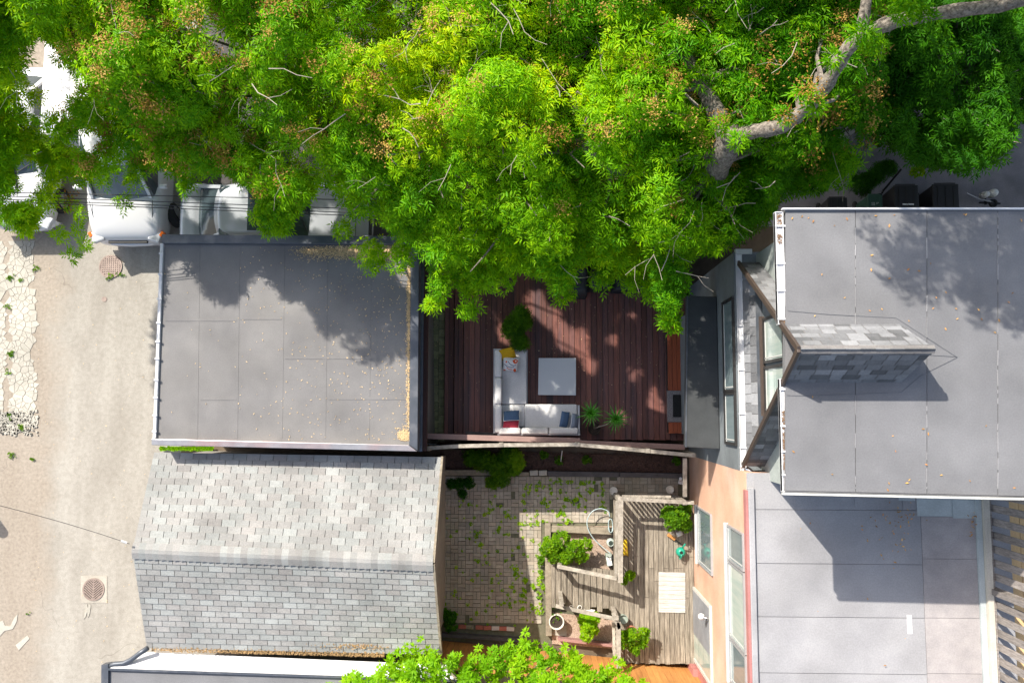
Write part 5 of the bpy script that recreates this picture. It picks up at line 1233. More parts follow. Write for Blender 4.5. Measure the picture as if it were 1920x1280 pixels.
# ------------------------------------------------------------------ vehicles
def car(name, label, cat, c, ang, paint, L, W, prof, roofx, hood_z, roof_z, van=False, sunroof=False):
    """local x: rear 0 to front L. prof: [(x, halfwidth, top z)]"""
    t = thing(name, label, cat, c); q = Euler((0, 0, ang)).to_quaternion(); o0 = Vector(c)
    def Wd(p): return o0 + q @ Vector(p)
    def cg(g): return [Wd(p) for p in g[0]], g[1]
    secs = []
    for x, hw, zt in prof:
        sec = [(-.85, .28), (-1, .36), (-1.0, zt * .62), (-.985, zt * .86), (-.9, zt * .975), (-.5, zt), (0, zt * 1.005), (.5, zt), (.9, zt * .975), (.985, zt * .86), (1.0, zt * .62), (1, .36), (.85, .28)]
        secs.append([(x, a_ * hw, b_) for a_, b_ in sec])
    obj('body', cg(loft(secs)), paint, t, smooth=True, sub=2)
    rb, r0, r1, wf = roofx      # rear glass base, roof start, roof end, windshield base
    hw = W / 2
    zb_ = hood_z - .04
    def ring(x0_, x1_, w0, z, rad=.12):
        return x0_, x1_, w0, z
    # glass house
    lo = [(rb, hw * .91), (rb + .15, hw * .93), ((rb + wf) / 2, hw * .93), (wf - .25, hw * .92), (wf, hw * .86)]
    hi = [(r0, hw * .62), (r0 + .1, hw * .69), ((r0 + r1) / 2, hw * .72), (r1 - .1, hw * .69), (r1, hw * .60)]
    Vv = []; 
    def ringp(pp, z, bf, br):
        a0, a1 = pp[0], pp[-1]
        fr = [(a1[0] + bf * (1 - (q / 4) ** 2), a1[1] * q / 4, z) for q in (-3, -2, -1, 0, 1, 2, 3)]
        re = [(a0[0] - br * (1 - (q / 4) ** 2), a0[1] * q / 4, z) for q in (3, 2, 1, 0, -1, -2, -3)]
        return [(x, -y, z) for x, y in pp] + fr + [(x, y, z) for x, y in pp[::-1]] + re
    bot = ringp(lo, zb_ - .1, .16, .10); top = ringp(hi, roof_z - .05, .05, .04)
    obj('glasshouse', cg(loft([bot, top])), 'car_glass', t, smooth=False, bevel=.03)
    # roof skin
    nx_, ny_ = 9, 9; V = []; Fc = []
    for i in range(nx_):
        for j in range(ny_):
            f_ = i / (nx_ - 1); g_ = -1 + 2 * j / (ny_ - 1); x = r0 - .06 + (r1 - r0 + .12) * f_
            y = g_ * hw * .745 * (1 - .17 * abs(2 * f_ - 1) ** 3)
            x += (.10 if f_ > .5 else -.08) * (1 - g_ * g_) * (abs(2 * f_ - 1) ** 2)
            V.append(Vector((x, y, roof_z - .03 - .045 * abs(g_) ** 3 - .04 * abs(2 * f_ - 1) ** 3)))
    for i in range(nx_ - 1):
        for j in range(ny_ - 1): Fc.append((i * ny_ + j, (i + 1) * ny_ + j, (i + 1) * ny_ + j + 1, i * ny_ + j + 1))
    o = obj('roof', cg((V, Fc)), paint, t, smooth=True); md = o.modifiers.new('solid', 'SOLIDIFY'); md.thickness = .025; md.offset = 1
    if sunroof:
        obj('sunroof', cg(box((r0 + .92, 0, roof_z - .012), (.42, hw * 1.12, .02))), 'car_glass', t, bevel=.01)
    for s in (-1, 1):
        for pg in (beam((wf - .02, s * hw * .74, zb_), (r1 - .02, s * hw * .63, roof_z - .05), .07, .06), beam((rb + .02, s * hw * .82, zb_), (r0 + .02, s * hw * .65, roof_z - .05), .09, .06), beam(((rb + wf) / 2, s * hw * .945, zb_), ((r0 + r1) / 2, s * hw * .735, roof_z - .05), .06, .05)):
            obj('pillar', cg(pg), paint, t)
        obj('wing_mirror', cg(box((wf - .28, s * (hw + .09), hood_z + .05), (.12, .2, .14))), paint, t, bevel=.04)
        obj('headlight', cg(box((L - .16, s * hw * .74, hood_z * .68), (.3, .32, .14), -s * .35)), 'lamp_clear', t, bevel=.04)
        obj('indicator', cg(box((L - .20, s * hw * .915, hood_z * .70), (.14, .09, .12), -s * .6)), 'lamp_orange' if van else 'lamp_clear', t, bevel=.02)
        obj('tail_light', cg(box((.09, s * hw * .84, hood_z * .80), (.13, .26, .16), s * .5)), 'lamp_red', t, bevel=.03)
        for x in (.85, L - .82):
            st = (R(24) if x > 1 and van else 0); rq = Euler((R(90), 0, st)).to_quaternion()
            w_ = obj('wheel', cg(lathe((x, s * (hw - (.10 if not (van and x > 1) else .02)), .34), [(.2, -.11), (.32, -.11), (.34, -.07), (.34, .07), (.32, .11), (.2, .11)], 22, rq)), 'tyre', t)
            obj('rim', cg(join(lathe((x, s * (hw - (.10 if not (van and x > 1) else .02)), .34), [(.06, -.125), (.2, -.118), (.2, .118), (.06, .125)], 14, rq), *[box(Vector((x, s * (hw - (.10 if not (van and x > 1) else .02)), .34)) + rq @ Vector((math.cos(q_ * 1.2566) * .11, math.sin(q_ * 1.2566) * .11, sd2 * .122)), (.13, .03, .01), rot=rq @ Euler((0, 0, q_ * 1.2566)).to_quaternion()) for q_ in range(5) for sd2 in (-1, 1)])), 'rim', w_)
    obj('panel_gap', cg(join(beam((wf + .06, -hw * .8, hood_z + .012), (L - .38, -hw * .72, hood_z * .83), .012, .01), beam((wf + .06, hw * .8, hood_z + .012), (L - .38, hw * .72, hood_z * .83), .012, .01), beam((L - .36, -hw * .72, hood_z * .825), (L - .36, hw * .72, hood_z * .825), .012, .01))), 'car_trim', t)
    obj('grille', cg(box((L - .03, 0, hood_z * .62), (.08, W * .5, .07))), 'car_trim', t, bevel=.01)
    obj('bumper', cg(loft([[(L - .22, a_ * hw * .99, .3), (L - .02 - .2 * abs(a_) ** 3, a_ * hw * .99, .3), (L + .05 - .22 * abs(a_) ** 3, a_ * hw * .99, .46), (L + .03 - .22 * abs(a_) ** 3, a_ * hw * .98, .58), (L - .22, a_ * hw * .97, .6)] for a_ in (-1, -.85, -.5, 0, .5, .85, 1)])), paint, t, smooth=True)
    obj('wiper', cg(join(beam((wf - .05, -hw * .5, zb_ + .06), (wf - .28, hw * .05, zb_ + .14), .02, .02), beam((wf - .05, 0, zb_ + .06), (wf - .28, hw * .5, zb_ + .14), .02, .02))), 'car_trim', t)
    return t
car('parked_car', 'silver white saloon car with dark sunroof squeezed behind the flat roofed garage', 'car', (-9.1, 4.86, 0), 0, 'car_silver', 4.9, 1.82,
    [(0, .50, .5), (.02, .60, .8), (.07, .70, .94), (.17, .80, .99), (.32, .86, .99), (.5, .89, .98), (.62, .90, .86), (2.6, .91, .86), (3.2, .91, .87), (3.42, .90, .98), (4.1, .86, .90), (4.6, .76, .80), (4.85, .66, .66), (4.9, .55, .5)], (.52, 1.28, 2.62, 3.42), .98, 1.45, sunroof=True)
car('white_van', 'white van parked nose down with its front wheel turned out, beneath hanging leaves', 'van', (-10.44, 9.5, 0), -math.pi / 2, 'car_white', 5.3, 2.02,
    [(0, .9, 1.1), (.1, .98, 1.2), (1, 1.0, 1.22), (3.5, 1.01, 1.22), (4.2, 1.0, 1.17), (4.8, .97, 1.06), (5.15, .90, .92), (5.27, .80, .72), (5.3, .74, .5)], (.15, .35, 3.5, 4.25), 1.16, 1.95, van=True)
rb_ = solo('roof_crate', bb(-11.3, -10.7, 6.95, 8.2, 1.99, 2.12), 'pot_white', 'flat beige crate carried on the roof of the white van', 'crate', bevel=.02)
car('parked_car', 'white car nosing in at the far left edge under the tree', 'car', (-13.32, 8.9, 0), -math.pi / 2, 'car_white', 4.3, 1.8,
    [(0, .62, .62), (.06, .74, .9), (.5, .86, .99), (1.2, .90, .97), (2.4, .90, .96), (3.0, .89, .98), (3.7, .85, .90), (4.1, .76, .80), (4.25, .66, .66), (4.3, .55, .5)], (.3, .9, 2.2, 3.0), .98, 1.45)
bxt = thing('box_trailer', 'narrow white box trailer in the sun along the west side of the van', 'trailer', (-12, 8, 0))
obj('box_body', bb(-12.33, -11.66, 6.8, 9.3, .4, 1.5), 'white_metal', bxt, bevel=.03)
obj('lid', bb(-12.36, -11.63, 6.77, 9.33, 1.5, 1.55), 'white_metal', bxt, bevel=.015)
obj('wheel', lathe((-12.0, 7.4, .34), [(.34, -.1), (.34, .1)], 18, Euler((0, R(90), 0)).to_quaternion()), 'tyre', bxt)

# ------------------------------------------------------------------ wires and utility pole
for i, (a_, b2, sag) in enumerate((((-40, 366), (900, 400), .0), ((-40, 372), (900, 408), .0), ((-40, 360), (900, 380), 0), ((-40, 376), (900, 414), 0))):
    n = 14; pts = []
    for k in range(n + 1):
        f_ = k / n; u = a_[0] + (b2[0] - a_[0]) * f_; v = a_[1] + (b2[1] - a_[1]) * f_; pts.append(P(u, v, 4.4 + .6 * (2 * f_ - 1) ** 2))
    lab = ('northernmost but one thin black cable over the parked cars', 'third black cable from the north over the parked cars', 'northernmost black cable over the parked cars', 'southernmost black cable over the parked cars')[i]
    solo('overhead_cable', tube(pts, .009, 5), 'wire_black', lab, 'cable', 'cables strung over the parked cars')
n = 16; e_ = P(243, 1019, er + .1); s_ = Vector((-16.5, -1.2, 6.4)); pts = []
a0 = P(-60, 933, 5.2)
for k in range(n + 1):
    f_ = k / n; p = a0.lerp(e_, f_); p.z -= .5 * 4 * f_ * (1 - f_) * .3; pts.append(p)
sw_ = thing('service_wire', 'thin service wire reaching the ridge end of the shingled garage', 'cable', e_)
obj('wire', tube(pts, .0055, 5), 'wire_black', sw_); obj('insulator', tube([P(227, 1013, er + .2), P(238, 1017, er + .15)], .022, 8), 'plastic_white', sw_)
up = thing('utility_pole', 'wooden utility pole just outside the left edge of the picture', 'pole', (-14.4, -1.7, 0))
obj('pole_shaft', tube([(-14.6, -2.2, 0), (-14.6, -2.2, 1.2)], .13, 10), 'wood_timber', up)
TALL = [(3.2, 5.9, 12.0, .7, 70), (4.1, 5.6, 12.2, .65, 62), (4.9, 5.2, 12.0, .5, 40), (4.4, 6.3, 12.3, .9, 110), (5.5, 6.0, 12.2, .8, 85), (3.6, 7.2, 12.2, .9, 90), (5.2, 7.4, 12.5, 1.1, 130), (6.6, 6.6, 12.3, .9, 90), (6.2, 5.4, 12.0, .5, 34)]
# ------------------------------------------------------------------ big trees
def branchy(pts, r0, r1, n=10):
    pts = smooth_path(pts, 5); k = len(pts); rs = [r0 + (r1 - r0) * i / (k - 1) for i in range(k)]
    rs = [r * (1 + .10 * math.sin(i * 1.9) + random.uniform(-.05, .05)) for i, r in enumerate(rs)]
    return tube(pts, rs, n)
def interp_poly(poly, u):
    for (a_, va), (b_, vb) in zip(poly, poly[1:]):
        if a_ <= u <= b_: return va + (vb - va) * (u - a_) / max(1e-6, b_ - a_)
    return poly[0][1] if u < poly[0][0] else poly[-1][1]
def pixn(C):
    q = (C - np.array([0, 0, H])) @ CRn.T
    return 960 + q[:, 0] / -q[:, 2] * F, 640 - q[:, 1] / -q[:, 2] * F
# lower outline of the foliage in picture coordinates (u, lowest v)
EDGE = [(-500, 300), (-100, 340), (0, 425), (45, 440), (90, 400), (112, 365), (165, 362), (215, 372), (240, 345), (285, 325), (330, 338), (365, 332), (385, 338), (420, 325), (455, 352), (480, 360), (492, 425), (540, 425), (575, 385), (600, 345),
        (625, 370), (655, 410), (690, 420), (740, 435), (775, 470), (800, 500), (830, 552), (850, 520), (885, 575), (905, 520), (925, 535), (960, 515), (1000, 520), (1040, 540), (1062, 562), (1085, 495), (1110, 500), (1150, 530), (1180, 515), (1215, 540), (1240, 570), (1262, 605), (1282, 560),
        (1290, 480), (1345, 478), (1380, 455), (1420, 440), (1450, 405), (1460, 370), (1540, 372), (1590, 345), (1612, 310), (1640, 250), (1662, 225), (1690, 225), (1900, 225), (2600, 200)]
def hgt(u, v):
    e = interp_poly(EDGE, u); d = max(0, e - v)
    if u < 640: return 4.9 + 4.0 * (1 - math.exp(-d / 210)) - .4 * max(0, (300 - u) / 500)
    return 5.3 + 3.2 * (1 - math.exp(-d / 230))
def crown_points(u0, u1, v0, spacing, per, edge, zf, rad, rg, holes=(), keep=lambda u, v: True, edge_pad=14, lift=0):
    cents = []
    umin, umax = u0, u1
    tries = 0
    while tries < 9000:
        tries += 1
        u = rg.uniform(umin, umax); v = rg.uniform(v0, interp_poly(edge, u) - 8)
        if not keep(u, v): continue
        z = zf(u, v) + rg.uniform(-.7, .35); p = np.array(P(u, v, z))
        if all(np.linalg.norm((p - c)[:2]) > spacing * rg.uniform(.75, 1.1) for c, _ in cents): cents.append((p, rg.uniform(*rad)))
    return cents
def fill(cents, per, rg, edge, pad, holes=(), low=True, tips=()):
    C = []; N = []; TI = []
    for c, r in cents:
        n = int(per * (r / .5) ** 2); a_, b2 = ball(c, r, n, rg, up=-.35, flat=.75, shell=.5)
        tz = rg.uniform(0, 1); C += a_; N += b2; TI += [tz] * n
    nb_ = len(C)
    for c, r in tips:
        n = int(per * .8 * (r / .5) ** 2) + 3; a_, b2 = ball(c, r, n, rg, up=-.35, flat=.5, shell=.2); C += a_; N += b2; TI += [rg.uniform(.5, 1)] * n
    C = np.array(C); N = np.array(N); TI = np.array(TI)
    U, V_ = pixn(C); e = np.array([interp_poly(edge, u) for u in U]); ok = V_ < e - pad + rg.uniform(-8, 8, len(C))
    for (hu, hv, hr, hs) in holes: ok &= ((U - hu) / hr) ** 2 + ((V_ - hv) / hs) ** 2 > rg.uniform(.6, 1.2, len(C))
    ok &= sunmask(C, rg)
    ok |= np.arange(len(C)) >= nb_
    C, N, TI, U, V_ = C[ok], N[ok], TI[ok], U[ok], V_[ok]
    return C, N, TI, U, V_
HOLES = [(75, 140, 38, 90), (118, 170, 30, 55), (50, 335, 38, 50), (160, 262, 38, 26), (225, 350, 30, 20), (1722, 214, 26, 14), (1590, 245, 28, 20), (1600, 265, 22, 24), (215, 400, 60, 22), (700, 372, 14, 30), (25, 375, 25, 20),
         (1345, 320, 16, 50), (1330, 190, 14, 30), (1160, 318, 26, 12), (1046, 345, 14, 9), (1480, 215, 30, 16), (1550, 140, 26, 30), (1420, 243, 44, 12), (1305, 365, 16, 14), (1650, 55, 30, 12)]
LITZ = [(3.05, [(690, 470, 70, 14), (590, 470, 30, 16)]), (.6, [(1005, 570, 26, 30), (1040, 600, 26, 26), (1075, 640, 40, 34), (955, 630, 26, 30), (1110, 690, 24, 26), (1190, 700, 22, 26), (1225, 760, 24, 26), (905, 700, 14, 30), (960, 745, 14, 12), (975, 790, 20, 22), (1030, 785, 26, 16), (1150, 640, 20, 20), (1265, 660, 10, 30), (985, 700, 16, 16), (1060, 800, 16, 16), (1180, 790, 16, 16), (930, 720, 10, 40)]),
        (1.1, [(200, 400, 90, 60), (150, 340, 50, 50), (40, 345, 60, 60), (375, 385, 40, 30), (440, 370, 40, 40), (600, 400, 40, 30), (480, 420, 30, 30)]), (2.6, [(80, 130, 60, 90)]), (3.5, [(1318, 790, 16, 40), (1318, 600, 14, 20), (1320, 690, 12, 16)]), (5.0, [(1405, 760, 14, 60), (1410, 840, 12, 40), (1480, 560, 30, 60)])]
LITP = [(3.05, [(300, 480), (372, 470), (388, 552), (440, 562), (470, 510), (500, 470), (530, 550), (585, 555), (600, 600), (640, 650), (700, 700), (735, 745), (772, 650), (775, 840), (280, 840)]),
        (0.0, [(-400, 455), (110, 470), (160, 455), (240, 470), (300, 500), (300, 1300), (-400, 1300)]), (0., [(948, 965), (1140, 955), (1200, 940), (1290, 940), (1290, 1240), (990, 1220)]), (2.9, [(270, 840), (830, 850), (830, 1240), (200, 1240)]),
        (5.0, [(1380, 920), (2200, 940), (2200, 1300), (1380, 1300)]), (8.0, [(1470, 395), (1600, 395), (1680, 470), (1700, 540), (1800, 600), (1960, 640), (1960, 930), (1470, 930)]), (2.0, [(1300, 1080), (1390, 1080), (1390, 1300), (1300, 1300)])]
rl = random.Random(5)
LITZ.append((.6, [(rl.uniform(860, 1250), rl.uniform(560, 810), rl.uniform(5, 15), rl.uniform(6, 16)) for _ in range(34)]))
LITZ.append((3.5, [(rl.uniform(1290, 1345), rl.uniform(560, 840), rl.uniform(5, 11), rl.uniform(6, 16)) for _ in range(22)]))
LITZ.append((5.1, [(rl.uniform(1385, 1430), rl.uniform(500, 880), rl.uniform(6, 12), rl.uniform(6, 16)) for _ in range(20)]))
LITZ.append((3., [(rl.uniform(1310, 1380), rl.uniform(870, 1070), rl.uniform(5, 11), rl.uniform(8, 26)) for _ in range(22)]))
def sunmask(C, rg):
    bad = np.zeros(len(C), bool); sv = np.array(SUNV)
    for z, spots in LITZ:
        Q = C - sv[None] / sv[2] * (C[:, 2] - z)[:, None]; U, V_ = pixn(Q)
        for (u, v, a_, b_) in spots: bad |= ((U - u) / (a_ + 6)) ** 2 + ((V_ - v) / (b_ + 6)) ** 2 < rg.uniform(.7, 1.3, len(C))
    for z, poly in LITP:
        Q = C - sv[None] / sv[2] * (C[:, 2] - z)[:, None]; U, V_ = pixn(Q)
        U = U + rg.uniform(-9, 9, len(C)); V_ = V_ + rg.uniform(-9, 9, len(C))
        c = np.zeros(len(C), bool); j = len(poly) - 1
        for i in range(len(poly)):
            xi, yi = poly[i]; xj, yj = poly[j]
            if yi != yj: c ^= ((yi > V_) != (yj > V_)) & (U < (xj - xi) * (V_ - yi) / (yj - yi) + xi)
            j = i
        bad |= c
    return ~bad
def shade_tint(U, V_, TI, rg):  # leaf colour itself lighter at the sunlit crown centre, darker towards the shaded right
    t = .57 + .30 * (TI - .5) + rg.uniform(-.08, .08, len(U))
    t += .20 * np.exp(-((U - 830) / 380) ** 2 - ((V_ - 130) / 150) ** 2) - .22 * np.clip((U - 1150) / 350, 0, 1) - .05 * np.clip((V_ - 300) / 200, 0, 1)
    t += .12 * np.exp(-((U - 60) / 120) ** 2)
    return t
def make_tree(name, label, u0, u1, v0, base_pt, limbs, spacing, per, rad, seed, m='leaf_sunny', T=T_ASH, seeds=0, twigs=0, zf=hgt, edge=EDGE, holes=HOLES, tintf=shade_tint, keep=lambda u, v: True, scale=(.75, 1.1), tips=()):
    rg = np.random.RandomState(seed); t = thing(name, label, 'tree', base_pt)
    obj('trunk', join(*[branchy([Vector(p) for p in l[0]], l[1], l[2]) for l in limbs[:1]]), 'bark', t, smooth=True)
    for l in limbs[1:]: obj('limb', branchy([Vector(p) for p in l[0]], l[1], l[2]), 'bark', t, smooth=True)
    cents = crown_points(u0, u1, v0, spacing, per, edge, zf, rad, rg, keep=keep)
    tips = [(np.array(P(u, v, z)), r) for (u, v, z, r) in tips]
    low = [(c - np.array([rg.uniform(-.25, .25), rg.uniform(-.25, .25), rg.uniform(.9, 1.5)]), r * 1.1) for c, r in cents if rg.rand() < .9] + [(c - np.array([rg.uniform(-.3, .3), rg.uniform(-.3, .3), rg.uniform(1.6, 2.6)]), r * 1.15) for c, r in cents if rg.rand() < .5]
    C, N, TI, U, V_ = fill(cents + low, per, rg, edge, 14, holes, tips=tips)
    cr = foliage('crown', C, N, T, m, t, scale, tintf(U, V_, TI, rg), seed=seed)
    # fine branches from each clump towards the nearest limb point
    lp = [Vector(p) for l in limbs for p in smooth_path([Vector(q) for q in l[0]], 4)]
    g = []
    for c, r in cents:
        c = Vector(c); uu, vv = pix(c)
        if vv > interp_poly(edge, uu) - 45 or -vv > 0 and rg.rand() < .5 or not sunmask(np.array([c]), rg)[0]: continue
        near = sorted(lp, key=lambda q: (q - c).length)[0 if rg.rand() < .7 else 2]
        if (near - c).length > 5: 
            near = c + (near - c).normalized() * 2.2
        mid = near.lerp(c, .55) + Vector((rg.uniform(-.2, .2), rg.uniform(-.2, .2), -.25)); g.append(tube([near, mid, c, c + Vector((rg.uniform(-.3, .3), rg.uniform(-.4, .1), r * .5))], [.05, .03, .016, .007], 5, cap=False))
    obj('branches', join(*g), 'bark', t, kind='stuff')
    if seeds:
        idx = rg.permutation(len(C)); sel = [i for i in idx if U[i] > 120 and V_[i] < 420][:seeds * 3]
        w_ = [i for i in sel if rg.rand() < math.exp(-((V_[i] - 120) / 190) ** 2) * (.35 if 560 < U[i] < 640 else 1)][:seeds]
        SC = C[w_] + np.array([0, 0, .10]); foliage('seed_clusters', SC, np.tile([0, 0, 1.], (len(SC), 1)), T_SEED, 'seed_brown', t, (.9, 1.6), rg.uniform(.2, .9, len(SC)), kind='stuff', seed=seed + 1)
    if twigs:
        g = []
        cand = [i for i in rg.permutation(len(C)) if N[i][2] > .9 and V_[i] < interp_poly(edge, U[i]) - 50][:twigs]
        for i in cand:
            p = Vector(C[i]) + Vector((0, 0, .12)); a_ = rg.uniform(0, 6.28); pts = [p]
            L = rg.uniform(.10, .26)
            for k in range(rg.randint(2, 5)):
                a_ += rg.uniform(-.5, .5); p = p + Vector((math.cos(a_) * L, math.sin(a_) * L, rg.uniform(-.04, .05))); pts.append(p)
            k = len(pts); r0 = rg.uniform(.004, .010); g.append(tube(pts, [r0 * (1 - .6 * j / k) for j in range(k)], 5, cap=False))
            if rg.rand() < .6:
                q = pts[k // 2]; a2 = a_ + rg.choice([-1, 1]) * .8; g.append(tube([q, q + Vector((math.cos(a2) * L, math.sin(a2) * L, .03)), q + Vector((math.cos(a2 + .2) * L * 2, math.sin(a2 + .2) * L * 2, .03))], [r0 * .7, r0 * .5, r0 * .3], 4, cap=False))
        obj('twigs', join(*g), 'twig', t, kind='stuff')
    return t
b_main = P(1250, 420, 0)
J = P(1372, 248, 7.6)
limbs_main = [([P(1235, 440, 0), P(1262, 405, 2.5), P(1305, 362, 5.0), P(1345, 310, 6.8), J], .30, .21),
              ([J + Vector((-.1, -.05, -.05)), P(1415, 246, 8.0), P(1460, 238, 8.2), P(1500, 212, 8.4), P(1545, 165, 8.8), P(1580, 105, 9.2), P(1615, 68, 9.4), P(1680, 40, 9.6), P(1780, 22, 9.9), P(1900, 5, 10.2), P(2050, -40, 10.5)], .125, .085),
              ([J + Vector((0, -.2, -.2)), P(1340, 205, 7.6), P(1318, 165, 7.6), P(1280, 90, 7.4), P(1240, -40, 7.2), P(1150, -250, 7.6)], .17, .08),
              ([P(1262, 405, 2.6), P(1210, 350, 4.6), P(1160, 318, 6.2), P(1090, 270, 6.8), P(980, 180, 7.0), P(850, 60, 6.8)], .17, .05),
              ([P(1250, 415, 1.8), P(1130, 390, 4.4), P(1046, 345, 5.9), P(940, 290, 6.2), P(780, 250, 6.0)], .14, .05),
              ([P(1615, 68, 9.4), P(1640, -100, 9.8), P(1680, -300, 10.5), P(1750, -450, 11)], .09, .05)]
main_keep = lambda u, v: not (u > 1640 and v > 60)
make_tree('ash_tree', 'huge tree with sunlit yellow green crown and thick bare forked limb above the deck', 610, 1660, -420, b_main, limbs_main, .50, 33, (.42, .70), 31, seeds=640, twigs=620, keep=main_keep,
          tips=[(700, 492, 4.9, .22), (690, 470, 5.1, .3), (755, 480, 5.2, .35), (812, 572, 5.0, .22), (825, 540, 5.2, .3), (880, 580, 4.9, .22), (900, 520, 5.2, .25), (935, 520, 5.4, .35), (1060, 560, 5.1, .2), (1050, 530, 5.3, .3), (1130, 520, 5.2, .3), (1222, 545, 5.1, .25), (1255, 590, 5.0, .22), (1262, 608, 4.9, .15), (1245, 555, 5.1, .25), (1185, 530, 5.1, .22), (1612, 66, 9.9, .2), (1640, 84, 9.8, .14), (1512, 186, 9.1, .16), (1530, 196, 9.0, .12), (1705, 18, 10.3, .22), (1735, 30, 10.2, .12), (1470, 214, 8.8, .10), (1388, 262, 8.2, .10), (1350, 232, 8.1, .14), (1560, 108, 9.6, .1), (1340, 350, 6.6, .16), (1322, 330, 6.8, .12)])
limbs_l = [([Vector((-6.2, 9.6, 0)), Vector((-6.4, 9.5, 3)), Vector((-6.8, 9.2, 5.6))], .24, .16),
           ([Vector((-6.6, 9.4, 4)), Vector((-8.2, 8.2, 5.4)), Vector((-10, 7.2, 5.8)), Vector((-12.5, 6.6, 5.6))], .13, .04), ([Vector((-6.5, 9.4, 4)), Vector((-5.2, 7.6, 5.2)), Vector((-4.8, 5.8, 5.2)), Vector((-5.2, 4.6, 4.8))], .12, .03), ([Vector((-6.7, 9.3, 5)), Vector((-7.2, 11, 6.6)), Vector((-7.6, 13, 7.2))], .12, .04)]
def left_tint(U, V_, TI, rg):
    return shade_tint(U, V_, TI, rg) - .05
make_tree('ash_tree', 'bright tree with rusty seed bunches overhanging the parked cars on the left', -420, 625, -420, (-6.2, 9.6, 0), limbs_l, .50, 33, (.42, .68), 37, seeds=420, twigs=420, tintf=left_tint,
          tips=[(505, 432, 4.6, .22), (530, 425, 4.8, .3), (495, 395, 5.0, .3), (150, 400, 4.6, .12), (160, 455, 4.4, .12), (138, 478, 4.3, .1), (228, 378, 4.4, .10), (245, 345, 4.6, .16), (128, 385, 4.4, .1), (150, 425, 4.4, .1), (30, 400, 4.6, .3), (20, 340, 4.8, .25), (90, 300, 4.8, .22), (130, 240, 5, .2), (70, 180, 5, .14), (55, 430, 4.6, .25), (110, 440, 4.4, .12), (350, 350, 4.8, .22), (640, 430, 4.8, .2)])
# right hand tree, shade of the high limb put into its darker leaf colour
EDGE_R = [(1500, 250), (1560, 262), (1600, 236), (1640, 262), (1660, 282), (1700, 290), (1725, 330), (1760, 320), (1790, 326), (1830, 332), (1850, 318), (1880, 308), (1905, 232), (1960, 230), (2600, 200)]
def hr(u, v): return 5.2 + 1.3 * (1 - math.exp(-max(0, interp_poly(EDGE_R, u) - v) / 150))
limbs_r = [([Vector((9.5, 9.7, 0)), Vector((9.3, 9.4, 2.5)), Vector((9.0, 9.0, 4.8))], .2, .13), ([Vector((9.2, 9.2, 3.4)), Vector((7.4, 8.2, 4.6)), Vector((6.2, 7.4, 5.2))], .10, .03), ([Vector((9.2, 9.2, 3.4)), Vector((8.8, 7.8, 4.8)), Vector((8.5, 6.6, 5.2))], .09, .03), ([Vector((9.2, 9.2, 3.4)), Vector((11, 8.6, 4.8)), Vector((12.5, 8.2, 5.4))], .09, .03)]
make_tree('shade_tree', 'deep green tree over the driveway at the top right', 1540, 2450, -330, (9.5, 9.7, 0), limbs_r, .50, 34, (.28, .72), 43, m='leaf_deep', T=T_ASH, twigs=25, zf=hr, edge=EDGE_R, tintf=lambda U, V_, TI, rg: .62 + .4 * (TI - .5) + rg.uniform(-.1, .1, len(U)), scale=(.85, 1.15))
# upper crown of a tall tree north of the house, out of the picture, whose shade falls on the high roof
tt = thing('tall_tree', 'tall tree standing outside the top edge, its shadow lies on the high flat roof', 'tree', (7.5, 13, 0))
obj('trunk', branchy([Vector((7.5, 13, 0)), Vector((7.2, 12, 5)), Vector((6.2, 9.5, 9.8)), Vector((5.2, 7.4, 12))], .3, .1), 'bark', tt, smooth=True)
C = []; N = []
for (x, y, z, r, n_) in TALL:
    a_, b2 = ball((x, y, z), r, n_, RG, up=-.6, shell=.3); C += a_; N += b2
foliage('crown', C, N, T_ASH, 'leaf_sunny', tt, (.8, 1.1), seed=9)
nt_ = thing('background_tree', 'broad tree standing beyond the top edge and shading the driveway', 'tree', (4, 14, 0))
obj('trunk', branchy([Vector((4, 14, 0)), Vector((4.1, 14, 4)), Vector((4, 13.8, 7.5))], .3, .12), 'bark', nt_, smooth=True)
C = []; N = []
for k in range(46):
    a_, b2 = ball((RG.uniform(-1, 10), RG.uniform(11, 17.5), RG.uniform(7.2, 9)), 1.1, 46, RG, up=-.3, flat=.6, shell=.4); C += a_; N += b2
C = np.array(C); N = np.array(N); ok = sunmask(C, RG); C, N = C[ok], N[ok]
foliage('crown', C, N, T_ASH, 'leaf_sunny', nt_, (1.3, 1.7), seed=10)
# maple sprig with light leaves in front of the driveway
sp_ = thing('sapling', 'light green young maple sprig hanging above the driveway beside the bins', 'sapling', P(1730, 300, 0))
C = [at(1722 + random.gauss(0, 14), 322 + random.gauss(0, 9), 3.2 + random.uniform(-.2, .2)) for _ in range(9)]
foliage('foliage', C, [(0, 0, 1)] * len(C), T_MAPLE, 'leaf_bush', sp_, (.6, .9), np.random.RandomState(1).uniform(.7, 1, len(C)))
obj('stem', tube([P(1730, 300, 0), P(1728, 310, 1.8), P(1722, 320, 3.2)], [.02, .014, .006]), 'bark', sp_)
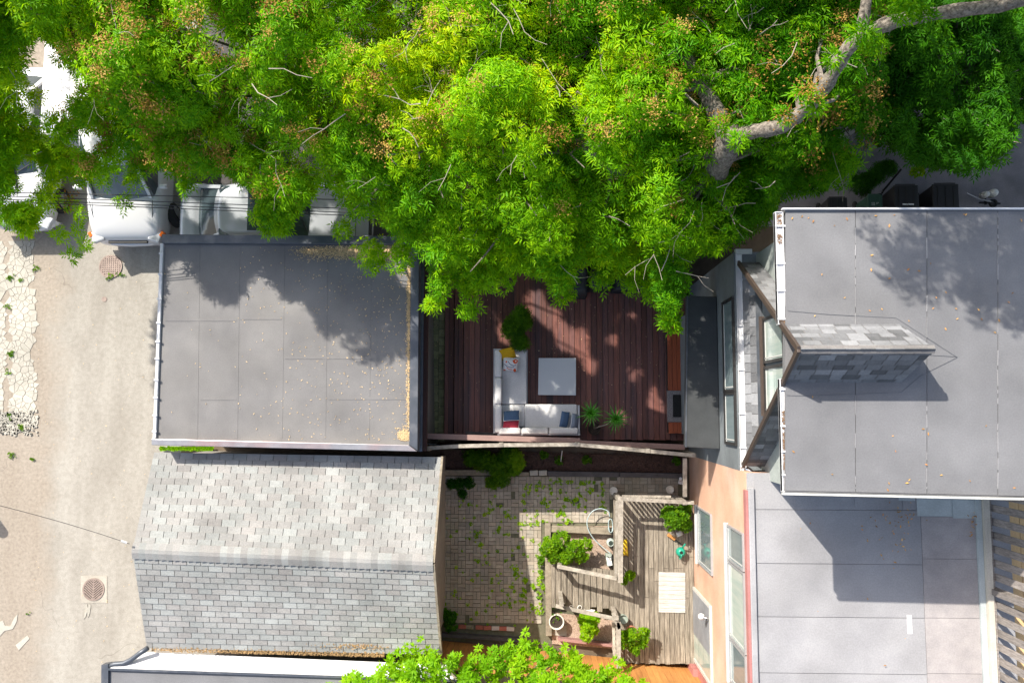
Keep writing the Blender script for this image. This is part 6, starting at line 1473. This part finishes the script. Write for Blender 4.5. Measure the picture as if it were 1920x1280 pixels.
# bottom tree
EDGE_B = [(-1e5, 0)]
t = thing('young_tree', 'fresh light green broad leaved tree at the bottom edge of the picture', 'tree', P(920, 1420, 0))
obj('trunk', branchy([P(920, 1420, 0), P(922, 1400, 1.5), P(925, 1360, 3.2)], .11, .06), 'bark', t, smooth=True)
TOP_B = [(625, 1275), (650, 1262), (672, 1240), (700, 1252), (735, 1216), (760, 1205), (785, 1190), (805, 1222), (830, 1212), (860, 1222), (885, 1206), (915, 1205), (940, 1208), (965, 1196), (985, 1180), (1005, 1196), (1030, 1190), (1055, 1205), (1085, 1215), (1100, 1238), (1120, 1248), (1150, 1226), (1172, 1240), (1192, 1272)]
C = []; N = []; TI = []; rg = np.random.RandomState(77)
cents = []
for _ in range(4000):
    u = rg.uniform(620, 1200); v = rg.uniform(1180, 1640); e = interp_poly(TOP_B, u)
    if v < e + 12: continue
    if 810 < u < 870 and 1248 < v < 1300: continue
    z = 3.3 + 1.0 * (1 - math.exp(-(v - e) / 90)) + rg.uniform(-.4, .2); p = np.array(P(u, v, z))
    if all(np.linalg.norm((p - c)[:2]) > .29 for c in cents): cents.append(p)
for c in cents:
    a_, b2 = ball(c, .30, 20, rg, up=-.3, flat=.8, shell=.4); C += a_; N += b2; TI += [rg.uniform(.25, .8)] * 20
C = np.array(C); U, V_ = pixn(C); ok = V_ > np.array([interp_poly(TOP_B, u) for u in U]) + 8 + rg.uniform(-8, 6, len(U))
foliage('crown', C[ok], np.array(N)[ok], T_BROAD, 'leaf_bright', t, (.8, 1.15), np.array(TI)[ok], seed=4)
g = []
for c in cents:
    c = Vector(c); s_ = P(925, 1360, 3.0); g.append(tube([s_.lerp(c, .35) + Vector((0, 0, -.3)), s_.lerp(c, .7) + Vector((0, 0, -.25)), c], [.03, .018, .006], 5, cap=False))
obj('branches', join(*g), 'twig', t, kind='stuff')
solo('grey_cover', cushion(P(828, 1275, .8), .5, .5, .25), 'pot_grey', 'grey cloth covered thing half hidden under the bottom tree', 'cover', smooth=True)
